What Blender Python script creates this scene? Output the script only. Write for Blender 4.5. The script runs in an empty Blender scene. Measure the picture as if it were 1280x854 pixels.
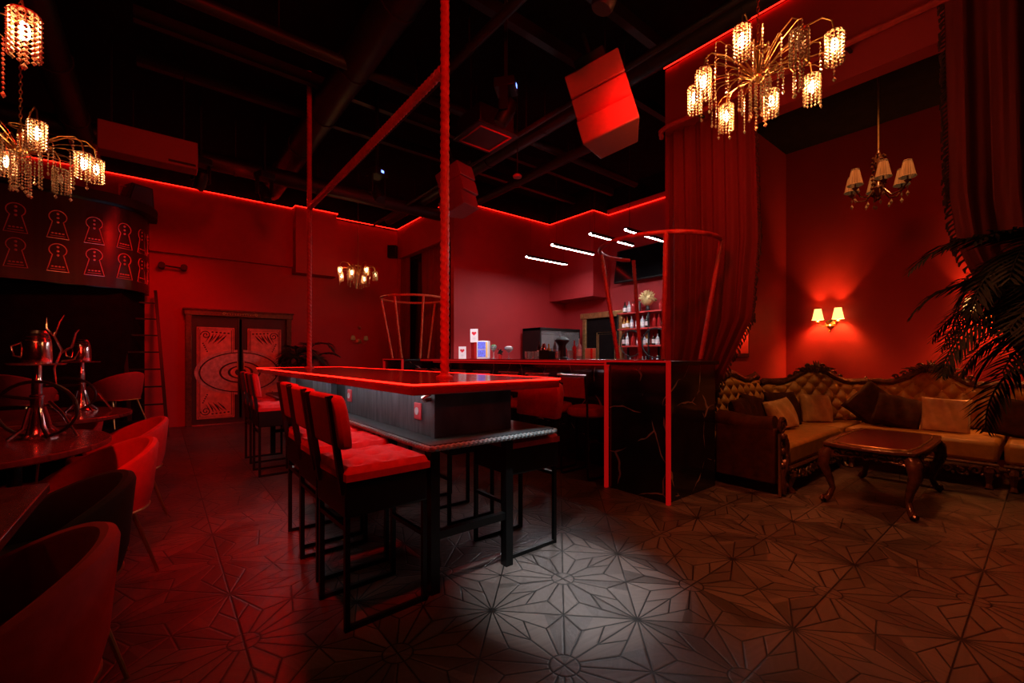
import bpy, bmesh, math, random
from mathutils import Vector, Matrix
random.seed(7)
PI = math.pi
SC = bpy.context.scene
COL = SC.collection
H = 1.2

# ------------------------------------------------------------ materials
class G:
    def __init__(s, nt): s.nt = nt
    def m(s, op, a, b=None, c=None):
        n = s.nt.nodes.new('ShaderNodeMath'); n.operation = op
        for i, v in enumerate((a, b, c)):
            if v is None: continue
            if isinstance(v, (int, float)): n.inputs[i].default_value = v
            else: s.nt.links.new(v, n.inputs[i])
        return n.outputs[0]

def mat(name, col, rough=0.5, metal=0.0, emis=None, es=0.0, var=0.15, scale=8.0, bump=0.0, trans=0.0, stretch=(1, 1, 1), sheen=0.0, alpha=1.0, spec=None):
    m = bpy.data.materials.new(name); m.use_nodes = True
    nt = m.node_tree; b = nt.nodes['Principled BSDF']
    tc = nt.nodes.new('ShaderNodeTexCoord'); mp = nt.nodes.new('ShaderNodeMapping')
    mp.inputs['Scale'].default_value = stretch
    nz = nt.nodes.new('ShaderNodeTexNoise'); nz.inputs['Scale'].default_value = scale; nz.inputs['Detail'].default_value = 4
    nt.links.new(tc.outputs['Object'], mp.inputs[0]); nt.links.new(mp.outputs[0], nz.inputs[0])
    rp = nt.nodes.new('ShaderNodeValToRGB')
    rp.color_ramp.elements[0].position = 0.3; rp.color_ramp.elements[1].position = 0.7
    rp.color_ramp.elements[0].color = (*[c * (1 - var) for c in col], 1)
    rp.color_ramp.elements[1].color = (*[min(1, c * (1 + var)) for c in col], 1)
    nt.links.new(nz.outputs[0], rp.inputs[0]); nt.links.new(rp.outputs[0], b.inputs['Base Color'])
    b.inputs['Roughness'].default_value = rough; b.inputs['Metallic'].default_value = metal
    b.inputs['Transmission Weight'].default_value = trans
    b.inputs['Sheen Weight'].default_value = sheen
    b.inputs['Alpha'].default_value = alpha
    if spec is not None: b.inputs['Specular IOR Level'].default_value = spec
    if emis:
        b.inputs['Emission Color'].default_value = (*emis, 1); b.inputs['Emission Strength'].default_value = es
    if bump:
        bp = nt.nodes.new('ShaderNodeBump'); bp.inputs['Strength'].default_value = bump; bp.inputs['Distance'].default_value = 0.01
        nt.links.new(nz.outputs[0], bp.inputs['Height']); nt.links.new(bp.outputs[0], b.inputs['Normal'])
    return m

M = dict(
 red_wall=mat('red_wall_paint', (.40, .016, .020), .68, var=.05, scale=3, bump=.05),
 black=mat('black_paint', (.006, .005, .005), .6, var=.3),
 blackwall=mat('black_wall', (.009, .005, .005), .9, var=.3, spec=.05),
 duct=mat('dark_duct', (.016, .010, .010), .45, .2, var=.25),
 steel_black=mat('black_steel', (.006, .006, .006), .38, .3, var=.2),
 led_red=mat('red_led', (.9, .05, .03), .4, emis=(1, .007, .003), es=9, var=0),
 led_dim=mat('red_led_profile', (.3, .005, .005), .4, emis=(1, .008, .008), es=.25, var=0),
 led_white=mat('white_led', (.9, .9, .9), .4, emis=(.95, .95, 1), es=140, var=0),
 red_fabric=mat('red_velvet', (.5, .012, .016), .8, var=.12, scale=30, bump=.1),
 red_chair=mat('red_chair_velvet', (.42, .012, .014), .8, var=.1, scale=30, bump=.1),
 black_fabric=mat('black_velvet', (.010, .006, .006), .9, var=.2, scale=30),
 rope=mat('red_rope', (.52, .03, .025), .5, var=.2, scale=20),
 rope_gold=mat('gold_rope', (.62, .14, .05), .42, var=.2, scale=20),
 brass=mat('brass', (.75, .42, .15), .28, 1, var=.1),
 bronze=mat('carved_dark_wood', (.10, .035, .018), .25, .25, var=.4, scale=25, bump=.4),
 crystal=mat('crystal', (.60, .44, .30), .14, .5, var=.1, scale=20),
 bulb=mat('warm_bulb', (1, .8, .5), .4, emis=(1, .68, .36), es=34, var=0),
 led_soft=mat('soft_white_led', (.9, .9, .9), .4, emis=(.9, .95, 1), es=10, var=0),
 bulb_off=mat('unlit_bulb', (.4, .3, .25), .2, var=.1),
 chrome=mat('silver_metal', (.8, .55, .5), .2, 1, var=.1),
 olive=mat('gold_velvet', (.36, .15, .02), .45, var=.2, scale=14),
 tan=mat('tan_satin', (.55, .27, .10), .45, var=.2, scale=12, bump=.3, sheen=.2),
 brown_c=mat('dark_brown_satin', (.045, .010, .003), .8, var=.4, scale=12, bump=.3, spec=.12),
 glass=mat('clear_glass', (.85, .85, .85), .05, trans=.85, var=.03),
 bottle_clear=mat('pale_bottle_glass', (.6, .65, .7), .08, trans=.3, var=.1),
 bottle_dark=mat('dark_bottle_glass', (.02, .015, .01), .08, var=.2),
 bottle_red=mat('red_liquor_glass', (.5, .02, .02), .1, trans=.3, var=.1),
 bottle_amber=mat('amber_liquor_glass', (.5, .2, .04), .1, trans=.3, var=.1),
 white=mat('white_card', (.82, .76, .76), .6, var=.04),
 white_plastic=mat('white_plastic', (.75, .7, .7), .4, var=.04),
 sock=mat('red_lit_socket_plastic', (.85, .10, .12), .35, var=.05),  # white plates with the red light put into their colour
 heart=mat('red_print', (.65, .01, .03), .6, var=.05),
 grey_print=mat('grey_print', (.3, .28, .3), .6, var=.05),
 leaf=mat('dark_palm_leaf', (.005, .006, .003), .7, var=.4, scale=10, spec=.15),
 leaf_far=mat('dim_palm_leaf', (.010, .010, .007), .6, var=.4, scale=10),
 bark=mat('palm_bark', (.03, .015, .01), .8, var=.4, scale=30, bump=.4),
 pot=mat('black_pot', (.015, .012, .012), .5, var=.2),
 shade_pleat=mat('pleated_shade', (.75, .42, .18), .7, var=.2, scale=8),
 shade_lit=mat('lit_pleated_shade', (.9, .55, .25), .7, emis=(1, .50, .15), es=2.2, var=.2, scale=60, stretch=(1, 1, .05)),
 shade_off=mat('unlit_pleated_shade', (.24, .12, .045), .7, emis=(1, .45, .15), es=.035, var=.25, scale=60, stretch=(1, 1, .05)),  # shades are off; a faint glow is added to brighten them
 curtain=mat('red_drape', (.17, .004, .004), .85, var=.12, scale=4, stretch=(1, 1, .2)),
 fringe=mat('dark_fringe', (.05, .008, .006), .8, var=.4, scale=30),
 frame_gold=mat('antique_gold', (.45, .26, .10), .35, .7, var=.3, scale=20),
 door_dark=mat('dark_door_wood', (.028, .008, .008), .45, var=.3, scale=10, stretch=(1, 1, .1)),
 door_panel=mat('carved_panel_wood', (.72, .24, .18), .55, var=.2, scale=12, bump=.3),
 door_inlay=mat('dark_inlay', (.03, .006, .005), .5, var=.2),
 medallion=mat('medallion_stone', (.55, .30, .27), .55, var=.25, scale=18, bump=.3),
 slate=mat('brushed_slate_laminate', (.095, .105, .115), .5, var=.6, scale=7, stretch=(1, 3, .5), bump=.1),
 shelf_top=mat('grey_leather_shelf', (.085, .09, .095), .42, var=.12, scale=20),
 rope_trim=mat('grey_rope_trim', (.28, .27, .27), .4, var=.3, scale=40),
 table_top=mat('red_glossy_lacquer', (.20, .008, .008), .16, var=.1),
 round_top=mat('dark_glossy_wood', (.10, .015, .012), .22, var=.4, scale=6, stretch=(1, 6, 1)),
 screen=mat('black_screen_glass', (.006, .006, .007), .08, var=.1),
 blue=mat('blue_picture', (.1, .12, .5), .4, emis=(.2, .2, 1), es=.35, var=.7, scale=70),
 blue_led=mat('blue_indicator', (.1, .1, .8), .4, emis=(.15, .25, 1), es=4, var=0),
 yellow=mat('yellow_plastic', (.75, .45, .12), .4, var=.1),
 green=mat('green_leaf_garnish', (.05, .22, .05), .5, var=.3),
 head_gold=mat('pale_gold_ornament', (.65, .5, .22), .35, .2, var=.25, scale=40, bump=.5),
 speaker=mat('speaker_grey_lit_red', (.30, .05, .05), .5, var=.05, scale=40),  # pale grey housings, red light put into the colour
 speaker_dark=mat('speaker_mount_black', (.01, .008, .008), .5, var=.2),
 pane=mat('window_pane_dark', (.01, .006, .008), .06, var=.1),
 fascia=mat('dark_fascia_metal', (.05, .022, .022), .32, .4, var=.15, scale=3, stretch=(6, 6, .1)),
 emblem=mat('red_emblem_line', (.62, .10, .09), .5, emis=(1, .06, .05), es=.02, var=.1),
 mirror=mat('mirror_glass', (.7, .6, .6), .03, 1, var=.02),
 hose=mat('black_hose', (.012, .01, .01), .35, var=.2),
 chromered=mat('polished_metal', (.72, .45, .45), .18, 1, var=.1),
)

def marble():
    m = mat('black_marble', (.012, .009, .010), .12, var=.3, scale=5)
    nt = m.node_tree; b = nt.nodes['Principled BSDF']
    tc = nt.nodes.new('ShaderNodeTexCoord')
    nz = nt.nodes.new('ShaderNodeTexNoise'); nz.inputs['Scale'].default_value = 1.6; nz.inputs['Detail'].default_value = 3
    nt.links.new(tc.outputs['Object'], nz.inputs[0])
    mx = nt.nodes.new('ShaderNodeMixRGB'); mx.blend_type = 'ADD'; mx.inputs[0].default_value = .35
    nt.links.new(tc.outputs['Object'], mx.inputs[1]); nt.links.new(nz.outputs[1], mx.inputs[2])
    v = nt.nodes.new('ShaderNodeTexVoronoi'); v.feature = 'DISTANCE_TO_EDGE'; v.inputs['Scale'].default_value = 1.9
    nt.links.new(mx.outputs[0], v.inputs['Vector'])
    n2 = nt.nodes.new('ShaderNodeTexNoise'); n2.inputs['Scale'].default_value = 5
    nt.links.new(tc.outputs['Object'], n2.inputs[0])
    g = G(nt)
    th = g.m('MULTIPLY', g.m('MAXIMUM', g.m('SUBTRACT', n2.outputs[0], .46), 0), .085)
    line = g.m('LESS_THAN', v.outputs['Distance'], th)
    mc = nt.nodes.new('ShaderNodeMixRGB'); nt.links.new(line, mc.inputs[0])
    old = b.inputs['Base Color'].links[0].from_socket
    nt.links.new(old, mc.inputs[1]); mc.inputs[2].default_value = (.34, .20, .19, 1)
    nt.links.new(mc.outputs[0], b.inputs['Base Color'])
    return m
M['marble'] = marble()

def floor_mat():
    m = bpy.data.materials.new('star_parquet'); m.use_nodes = True
    nt = m.node_tree; b = nt.nodes['Principled BSDF']; g = G(nt); L = nt.links.new
    tc = nt.nodes.new('ShaderNodeTexCoord'); sp = nt.nodes.new('ShaderNodeSeparateXYZ'); L(tc.outputs['Object'], sp.inputs[0])
    p = .475
    u = g.m('SUBTRACT', sp.outputs[0], 1.70); v = g.m('SUBTRACT', sp.outputs[1], 1.668)
    a = g.m('DIVIDE', g.m('ADD', u, v), 2 * p); c = g.m('DIVIDE', g.m('SUBTRACT', u, v), 2 * p)
    ia = g.m('FLOOR', g.m('ADD', a, .5)); ic = g.m('FLOOR', g.m('ADD', c, .5))
    fa = g.m('SUBTRACT', a, ia); fc = g.m('SUBTRACT', c, ic)
    aa = g.m('ABSOLUTE', fa); ac = g.m('ABSOLUTE', fc)
    x = g.m('MAXIMUM', aa, ac); y = g.m('MINIMUM', aa, ac)
    def seg(ax, ay, bx, by):
        dx, dy = bx - ax, by - ay; l2 = dx * dx + dy * dy
        px = g.m('SUBTRACT', x, ax); py = g.m('SUBTRACT', y, ay)
        t = g.m('DIVIDE', g.m('ADD', g.m('MULTIPLY', px, dx), g.m('MULTIPLY', py, dy)), l2)
        t = g.m('MINIMUM', g.m('MAXIMUM', t, 0), 1)
        ex = g.m('SUBTRACT', px, g.m('MULTIPLY', t, dx)); ey = g.m('SUBTRACT', py, g.m('MULTIPLY', t, dy))
        return g.m('SQRT', g.m('ADD', g.m('MULTIPLY', ex, ex), g.m('MULTIPLY', ey, ey)))
    K = (.335, .115)
    ds = [seg(0.09, 0, .5, 0), seg(0, 0, .5, .5), seg(.5, 0, .5, .5), seg(.5, 0, *K), seg(.085, .035, *K), seg(*K, .5, .5), seg(.20, .205, .40, .5 * .54)]
    rad = g.m('SQRT', g.m('ADD', g.m('MULTIPLY', x, x), g.m('MULTIPLY', y, y)))
    ds.append(g.m('ABSOLUTE', g.m('SUBTRACT', rad, .09)))
    d = ds[0]
    for e in ds[1:]: d = g.m('MINIMUM', d, e)
    # long tile seams
    su = g.m('ABSOLUTE', g.m('SUBTRACT', g.m('FRACT', g.m('ADD', g.m('DIVIDE', v, 2 * p), .5)), .5))
    sv = g.m('ABSOLUTE', g.m('SUBTRACT', g.m('FRACT', g.m('ADD', g.m('DIVIDE', u, 2 * p), .5)), .5))
    seam = g.m('MULTIPLY', g.m('MINIMUM', su, sv), 1.0)
    line = g.m('MAXIMUM', g.m('LESS_THAN', d, .0050), g.m('LESS_THAN', seam, .0036))
    th = g.m('ARCTAN2', fc, fa)
    wi = g.m('FLOOR', g.m('MULTIPLY', th, 8 / PI))
    side = g.m('LESS_THAN', g.m('ADD', g.m('MULTIPLY', x, .35), y), g.m('MULTIPLY', rad, .60))
    wn = nt.nodes.new('ShaderNodeTexWhiteNoise'); cv = nt.nodes.new('ShaderNodeCombineXYZ')
    L(g.m('ADD', ia, g.m('MULTIPLY', wi, 7.3)), cv.inputs[0]); L(g.m('ADD', ic, g.m('MULTIPLY', side, 3.1)), cv.inputs[1]); L(wn.inputs[0].node.inputs[0] if False else cv.outputs[0], wn.inputs[0])
    nz = nt.nodes.new('ShaderNodeTexNoise'); cv2 = nt.nodes.new('ShaderNodeCombineXYZ')
    ang = g.m('MULTIPLY', wn.outputs[0], 6.283)
    ca = g.m('COSINE', ang); sa = g.m('SINE', ang)
    L(g.m('MULTIPLY', g.m('ADD', g.m('MULTIPLY', u, ca), g.m('MULTIPLY', v, sa)), 3), cv2.inputs[0])
    L(g.m('MULTIPLY', g.m('SUBTRACT', g.m('MULTIPLY', v, ca), g.m('MULTIPLY', u, sa)), 60), cv2.inputs[1])
    L(cv2.outputs[0], nz.inputs[0]); nz.inputs['Scale'].default_value = 1; nz.inputs['Detail'].default_value = 4
    val = g.m('MULTIPLY', g.m('ADD', .40, g.m('MULTIPLY', wn.outputs[0], .62)), g.m('ADD', .58, g.m('MULTIPLY', nz.outputs[0], .8)))
    val = g.m('MULTIPLY', val, g.m('SUBTRACT', 1, g.m('MULTIPLY', line, .93)))
    mx = nt.nodes.new('ShaderNodeMixRGB'); mx.blend_type = 'MULTIPLY'; mx.inputs[0].default_value = 1
    cc = nt.nodes.new('ShaderNodeCombineColor'); 
    for i in range(3): L(val, cc.inputs[i])
    mx.inputs[1].default_value = (.135, .082, .070, 1); L(cc.outputs[0], mx.inputs[2]); L(mx.outputs[0], b.inputs['Base Color'])
    L(g.m('ADD', .30, g.m('MULTIPLY', g.m('ADD', nz.outputs[0], wn.outputs[0]), .10)), b.inputs['Roughness'])
    b.inputs['Specular IOR Level'].default_value = .30
    bp = nt.nodes.new('ShaderNodeBump'); bp.inputs['Strength'].default_value = .45; bp.inputs['Distance'].default_value = .004
    hh = g.m('ADD', g.m('MULTIPLY', g.m('MINIMUM', g.m('DIVIDE', d, .012), 1), .8), g.m('MULTIPLY', nz.outputs[0], .35))
    L(hh, bp.inputs['Height'])
    # slight tilt per facet so every facet mirrors differently
    L(bp.outputs[0], b.inputs['Normal'])
    return m
M['floor'] = floor_mat()

# ------------------------------------------------------------ mesh helpers
class MB:
    def __init__(s): s.bm = bmesh.new()
    def box(s, x0, y0, z0, x1, y1, z1):
        v = [s.bm.verts.new((x, y, z)) for x in (x0, x1) for y in (y0, y1) for z in (z0, z1)]
        for f in ((0, 1, 3, 2), (4, 6, 7, 5), (0, 4, 5, 1), (2, 3, 7, 6), (0, 2, 6, 4), (1, 5, 7, 3)): s.bm.faces.new([v[i] for i in f])
        return s
    def obox(s, c, size, rot=(0, 0, 0)):
        from mathutils import Euler
        R = Euler(rot).to_matrix(); c = Vector(c); v = []
        for x in (-.5, .5):
            for y in (-.5, .5):
                for z in (-.5, .5): v.append(s.bm.verts.new(c + R @ Vector((x * size[0], y * size[1], z * size[2]))))
        for f in ((0, 1, 3, 2), (4, 6, 7, 5), (0, 4, 5, 1), (2, 3, 7, 6), (0, 2, 6, 4), (1, 5, 7, 3)): s.bm.faces.new([v[i] for i in f])
        return s
    def prism(s, poly, z0, z1):
        a = [s.bm.verts.new((x, y, z0)) for x, y in poly]; b = [s.bm.verts.new((x, y, z1)) for x, y in poly]
        n = len(poly); s.bm.faces.new(a[::-1]); s.bm.faces.new(b)
        for i in range(n): s.bm.faces.new((a[i], a[(i + 1) % n], b[(i + 1) % n], b[i]))
        return s
    def plate(s, poly, fn, t):     # polygon in (a,b), mapped by fn(a,b,depth) ; extruded
        a = [s.bm.verts.new(fn(x, y, 0)) for x, y in poly]; b = [s.bm.verts.new(fn(x, y, t)) for x, y in poly]
        n = len(poly); s.bm.faces.new(a[::-1]); s.bm.faces.new(b)
        for i in range(n): s.bm.faces.new((a[i], a[(i + 1) % n], b[(i + 1) % n], b[i]))
        return s
    def sweep(s, path, r, n=8, closed=False, rf=None, caps=True):
        P = [Vector(p) for p in path]; N = len(P); rings = []
        t0 = (P[1] - P[0]).normalized(); up = Vector((0, 0, 1)) if abs(t0.z) < .9 else Vector((1, 0, 0))
        nrm = t0.cross(up).normalized(); L = 0
        for i in range(N):
            if closed: t = (P[(i + 1) % N] - P[i - 1])
            else: t = P[min(i + 1, N - 1)] - P[max(i - 1, 0)]
            t = t.normalized() if t.length > 1e-9 else t0
            nrm = (nrm - t * nrm.dot(t)); nrm = nrm.normalized() if nrm.length > 1e-6 else t.orthogonal().normalized()
            bn = t.cross(nrm)
            if i: L += (P[i] - P[i - 1]).length
            rr = r[i] if isinstance(r, (list, tuple)) else r
            ring = []
            for k in range(n):
                th = 2 * PI * k / n; q = rr * (rf(th, L) if rf else 1)
                ring.append(s.bm.verts.new(P[i] + nrm * (q * math.cos(th)) + bn * (q * math.sin(th))))
            rings.append(ring)
        for i in range(N if closed else N - 1):
            A, B = rings[i], rings[(i + 1) % N]
            for k in range(n): s.bm.faces.new((A[k], A[(k + 1) % n], B[(k + 1) % n], B[k]))
        if not closed and caps: s.bm.faces.new(rings[0][::-1]); s.bm.faces.new(rings[-1])
        return s
    def bar(s, p0, p1, w):         # square bar
        P0, P1 = Vector(p0), Vector(p1); h = w / 2 * math.sqrt(2)
        t = (P1 - P0).normalized(); up = Vector((0, 0, 1)) if abs(t.z) < .9 else Vector((0, 1, 0))
        a = t.cross(up).normalized(); b = t.cross(a)
        R = [[s.bm.verts.new(P + (a * i + b * j) * w / 2) for i, j in ((-1, -1), (1, -1), (1, 1), (-1, 1))] for P in (P0, P1)]
        for k in range(4): s.bm.faces.new((R[0][k], R[0][(k + 1) % 4], R[1][(k + 1) % 4], R[1][k]))
        s.bm.faces.new(R[0][::-1]); s.bm.faces.new(R[1]); return s
    def lathe(s, prof, n=20, c=(0, 0, 0), sx=1, sy=1):
        rings = []
        for r, z in prof:
            rings.append([s.bm.verts.new((c[0] + max(r, 1e-4) * sx * math.cos(2 * PI * k / n), c[1] + max(r, 1e-4) * sy * math.sin(2 * PI * k / n), c[2] + z)) for k in range(n)])
        for A, B in zip(rings, rings[1:]):
            for k in range(n): s.bm.faces.new((A[k], A[(k + 1) % n], B[(k + 1) % n], B[k]))
        s.bm.faces.new(rings[0][::-1]); s.bm.faces.new(rings[-1]); return s
    def ball(s, c, r, sc=(1, 1, 1), seg=10, rings=7):
        M4 = Matrix.Translation(c) @ Matrix.Diagonal((r * sc[0], r * sc[1], r * sc[2], 1))
        bmesh.ops.create_uvsphere(s.bm, u_segments=seg, v_segments=rings, radius=1, matrix=M4); return s
    def octa(s, c, r, h):
        x, y, z = c; vs = [s.bm.verts.new(q) for q in ((x + r, y, z), (x, y + r, z), (x - r, y, z), (x, y - r, z), (x, y, z + h), (x, y, z - h))]
        for i in range(4): s.bm.faces.new((vs[i], vs[(i + 1) % 4], vs[4])); s.bm.faces.new((vs[(i + 1) % 4], vs[i], vs[5]))
        return s
    def grid(s, f, nu, nv):
        V = [[s.bm.verts.new(f(i / nu, j / nv)) for j in range(nv + 1)] for i in range(nu + 1)]
        for i in range(nu):
            for j in range(nv): s.bm.faces.new((V[i][j], V[i + 1][j], V[i + 1][j + 1], V[i][j + 1]))
        return s
    def mesh(s, name, m, smooth=True, recalc=True):
        if recalc: bmesh.ops.recalc_face_normals(s.bm, faces=s.bm.faces)
        me = bpy.data.meshes.new(name); s.bm.to_mesh(me); s.bm.free()
        me.materials.append(M[m] if isinstance(m, str) else m)
        if smooth:
            me.shade_smooth(); 
            try: me.set_sharp_from_angle(angle=math.radians(38))
            except Exception: pass
        return me
    def build(s, name, m, parent=None, smooth=True, bevel=0, solid=0, loc=None, rot=None, recalc=True):
        o = bpy.data.objects.new(name, s.mesh(name, m, smooth, recalc)); COL.objects.link(o)
        if parent: o.parent = parent
        if loc: o.location = loc
        if rot: o.rotation_euler = rot
        if solid:
            q = o.modifiers.new('solid', 'SOLIDIFY'); q.thickness = solid; q.offset = 0
        if bevel:
            q = o.modifiers.new('bevel', 'BEVEL'); q.width = bevel; q.segments = 2; q.limit_method = 'ANGLE'
        return o

def tag(o, label, cat, group=None, kind=None):
    o['label'] = label; o['category'] = cat
    if group: o['group'] = group
    if kind: o['kind'] = kind
    return o
def thing(name, label, cat, loc=(0, 0, 0), rz=0, group=None):
    o = bpy.data.objects.new(name, None); COL.objects.link(o); o.location = loc; o.rotation_euler = (0, 0, rz)
    o.empty_display_size = .1
    return tag(o, label, cat, group)
def struct(o): o['kind'] = 'structure'; return o
def kids(o): return [c for c in bpy.data.objects if c.parent == o]
def dup(root, loc, rz, label, group=None):
    r = root.copy(); COL.objects.link(r); r.location = loc; r.rotation_euler = (0, 0, rz); r['label'] = label
    if group: r['group'] = group
    def rec(src, dst):
        for ch in kids(src):
            c = ch.copy(); COL.objects.link(c); c.parent = dst; rec(ch, c)
    rec(root, r); return r
def rope(path, r, closed=False, n=12, step=.006, k=3, pitch=.045, amp=.13):
    P = [Vector(p) for p in path]
    if closed: P.append(P[0])
    out = []
    for A, B in zip(P, P[1:]):
        m = max(1, int((B - A).length / step))
        for i in range(m): out.append(A.lerp(B, i / m))
    if not closed: out.append(P[-1])
    return MB().sweep(out, r, n, closed, rf=lambda th, L: 1 - amp + amp * abs(math.cos(k / 2 * th + PI * L * k / pitch / 3)) * 2 * .9)
def arc(c, r, a0, a1, n, z=None):
    return [(c[0] + r * math.cos(math.radians(a0 + (a1 - a0) * i / n)), c[1] + r * math.sin(math.radians(a0 + (a1 - a0) * i / n)), c[2]) for i in range(n + 1)]
def spiral(c, r, turns, u, v, n=26, start=0, sgn=1):
    c, u, v = Vector(c), Vector(u), Vector(v)
    return [c + u * (r * (1 - .85 * i / n) * math.cos(start + sgn * turns * 2 * PI * i / n)) + v * (r * (1 - .85 * i / n) * math.sin(start + sgn * turns * 2 * PI * i / n)) for i in range(n + 1)]

def light(kind, loc, color, energy, rad=.03, target=None, angle=60, blend=.6, parent=None, name='lamp_light'):
    d = bpy.data.lights.new(name, kind); d.energy = energy; d.color = color
    d.shadow_soft_size = rad
    o = bpy.data.objects.new(name, d); COL.objects.link(o); o.location = loc
    if kind == 'SPOT':
        d.spot_size = math.radians(angle); d.spot_blend = blend
    if target:
        o.rotation_euler = (Vector(target) - Vector(loc)).to_track_quat('-Z', 'Y').to_euler()
    return o

# ------------------------------------------------------------ room shell
ZT = 4.12; ZC = 4.65
struct(MB().box(-3.2, -2.2, -.1, 7.5, 9.8, 0).build('floor', 'floor', smooth=False))
struct(MB().box(-3.2, -2.2, ZC, 7.5, 9.8, ZC + .1).build('ceiling', 'blackwall', smooth=False))
struct(MB().box(-3.2, 9.5, 0, 4.26, 9.7, ZT).build('wall_far', 'red_wall', smooth=False))
struct(MB().box(-3.2, 9.40, 2.98, 2.04, 9.5, ZT).build('trim_1', 'red_wall', smooth=False))
struct(MB().box(2.04, 9.18, 2.85, 2.81, 9.5, ZT).build('trim_2', 'red_wall', smooth=False))
struct(MB().box(4.26, 7.0, 3.47, 4.5, 9.7, ZT).box(4.26, 9.44, 0, 4.5, 9.7, 3.47).box(4.26, 7.0, 0, 4.5, 7.12, 3.47).build('wall_side', 'red_wall', smooth=False))
struct(MB().box(4.42, 7.12, 0, 4.5, 9.44, 3.47).build('window_1', 'pane', smooth=False))
struct(MB().box(4.5, 7.0, 0, 7.4, 7.2, ZT).build('wall_bar', 'red_wall', smooth=False))
struct(MB().box(7.2, -2.2, 0, 7.4, 7.0, 4.25).build('wall_right', 'red_wall', smooth=False))
struct(MB().box(6.72, 5.75, 2.43, 7.2, 7.0, ZT).build('trim_3', 'red_wall', smooth=False))
struct(MB().box(4.27, 2.47, 0, 7.2, 2.64, 4.32).build('wall_alcove', 'red_wall', smooth=False))
struct(MB().box(4.26, -2.2, 3.42, 4.42, 2.47, 4.32).build('trim_4', 'red_wall', smooth=False))
struct(MB().box(4.42, -2.2, 4.2, 7.2, 2.47, 4.3).build('trim_5', 'blackwall', smooth=False))
# black bands above the light line
struct(MB().box(-3.2, 9.46, ZT, 4.5, 9.7, ZC).box(4.3, 7.04, ZT, 4.5, 9.46, ZC).box(4.5, 7.04, ZT, 7.4, 7.2, ZC)
       .box(6.76, 5.79, ZT, 7.4, 7.04, ZC).box(7.24, -2.2, 4.25, 7.4, 5.79, ZC).box(4.3, -2.2, 4.32, 4.4, 2.64, ZC).build('trim_6', 'blackwall', smooth=False))

def strip(name, pts, label, r=.0065, m='led_red'):
    return tag(MB().sweep(pts, r, 6).build(name, m), label, 'light strip', 'red light strips along the top of the walls')
z = ZT + .012
strip('light_strip', [(-3, 9.385, z), (2.02, 9.385, z), (2.03, 9.165, z), (2.825, 9.165, z), (2.825, 9.44, z), (4.235, 9.44, z), (4.235, 6.975, z), (6.705, 6.975, z), (6.705, 5.735, z), (7.185, 5.735, z), (7.185, 2.66, z)],
      'long zigzag red light strip along the top of the far walls and over the bar')
strip('light_strip', [(4.245, 2.64, 4.33), (4.245, -2.1, 4.33)], 'short slanting red light strip on the ledge above the big right crystal chandelier')

# ------------------------------------------------------------ double door in the far wall
d = struct(MB().box(.42, 9.44, .0, 1.92, 9.5, 1.94).build('door_1', 'door_dark', smooth=False, bevel=.005))
def dfn(a, b, t): return (a, 9.44 - t, b)
MB().box(.34, 9.38, 0, .43, 9.5, 2.0).box(1.92, 9.38, 0, 2.01, 9.5, 2.0).box(.32, 9.36, 1.94, 2.03, 9.5, 2.03).box(.30, 9.34, 2.03, 2.05, 9.5, 2.06).build('door_frame', 'bronze', d, bevel=.008)
ORN = MB().sweep(spiral((.9, 9.36, 1.985), .03, 1.2, (1, 0, 0), (0, 0, 1)), .006, 6).sweep(spiral((1.4, 9.36, 1.985), .03, 1.2, (-1, 0, 0), (0, 0, 1)), .006, 6)
for i in range(12): ORN.ball((.95 + i * .04, 9.36, 1.985), .013, seg=6, rings=4)
ORN.build('frame_ornament', 'frame_gold', d)
for x0, x1, sg in ((.50, 1.06, 1), (1.27, 1.83, -1)):
    p = MB().box(x0, 9.415, .11, x1, 9.44, 1.74).build('door_panel', 'door_panel', d, smooth=False)
    b = MB()
    for q in (.02, .045):
        b.sweep([(x0 + q, 9.412, .11 + q), (x1 - q, 9.412, .11 + q), (x1 - q, 9.412, 1.74 - q), (x0 + q, 9.412, 1.74 - q)], .006, 6, closed=True)
    cx = x0 + .13 if sg > 0 else x1 - .13
    for s2, zz in ((1, 1.60), (-1, .25)):
        b.sweep(spiral((cx, 9.41, zz), .075, 1.6, (-sg, 0, 0), (0, 0, s2)), .008, 6)
        for i in range(6):
            a0 = (cx + sg * (.06 + .05 * i), 9.41, zz + s2 * (.03 - .005 * i))
            a1 = (cx + sg * (.0 + .035 * i), 9.41, zz - s2 * (.12 + .03 * (i % 2)))
            mid = ((a0[0] + a1[0]) / 2 + sg * .02, 9.41, (a0[2] + a1[2]) / 2 + s2 * .02)
            b.sweep([a1, mid, a0], [.003, .014 if i % 2 else .008, .003], 6)
        for i in range(5):
            b.ball((cx + sg * (.10 + .06 * i), 9.41, zz + s2 * (.055 - .004 * i)), .016, (1.2, .4, .8), 8, 5)
            b.ball((cx - sg * (.04 - .015 * i), 9.41, zz - s2 * (.15 + .035 * i)), .012, (1, .4, 1), 8, 5)
    b.build('carving', 'door_inlay', p)
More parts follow.
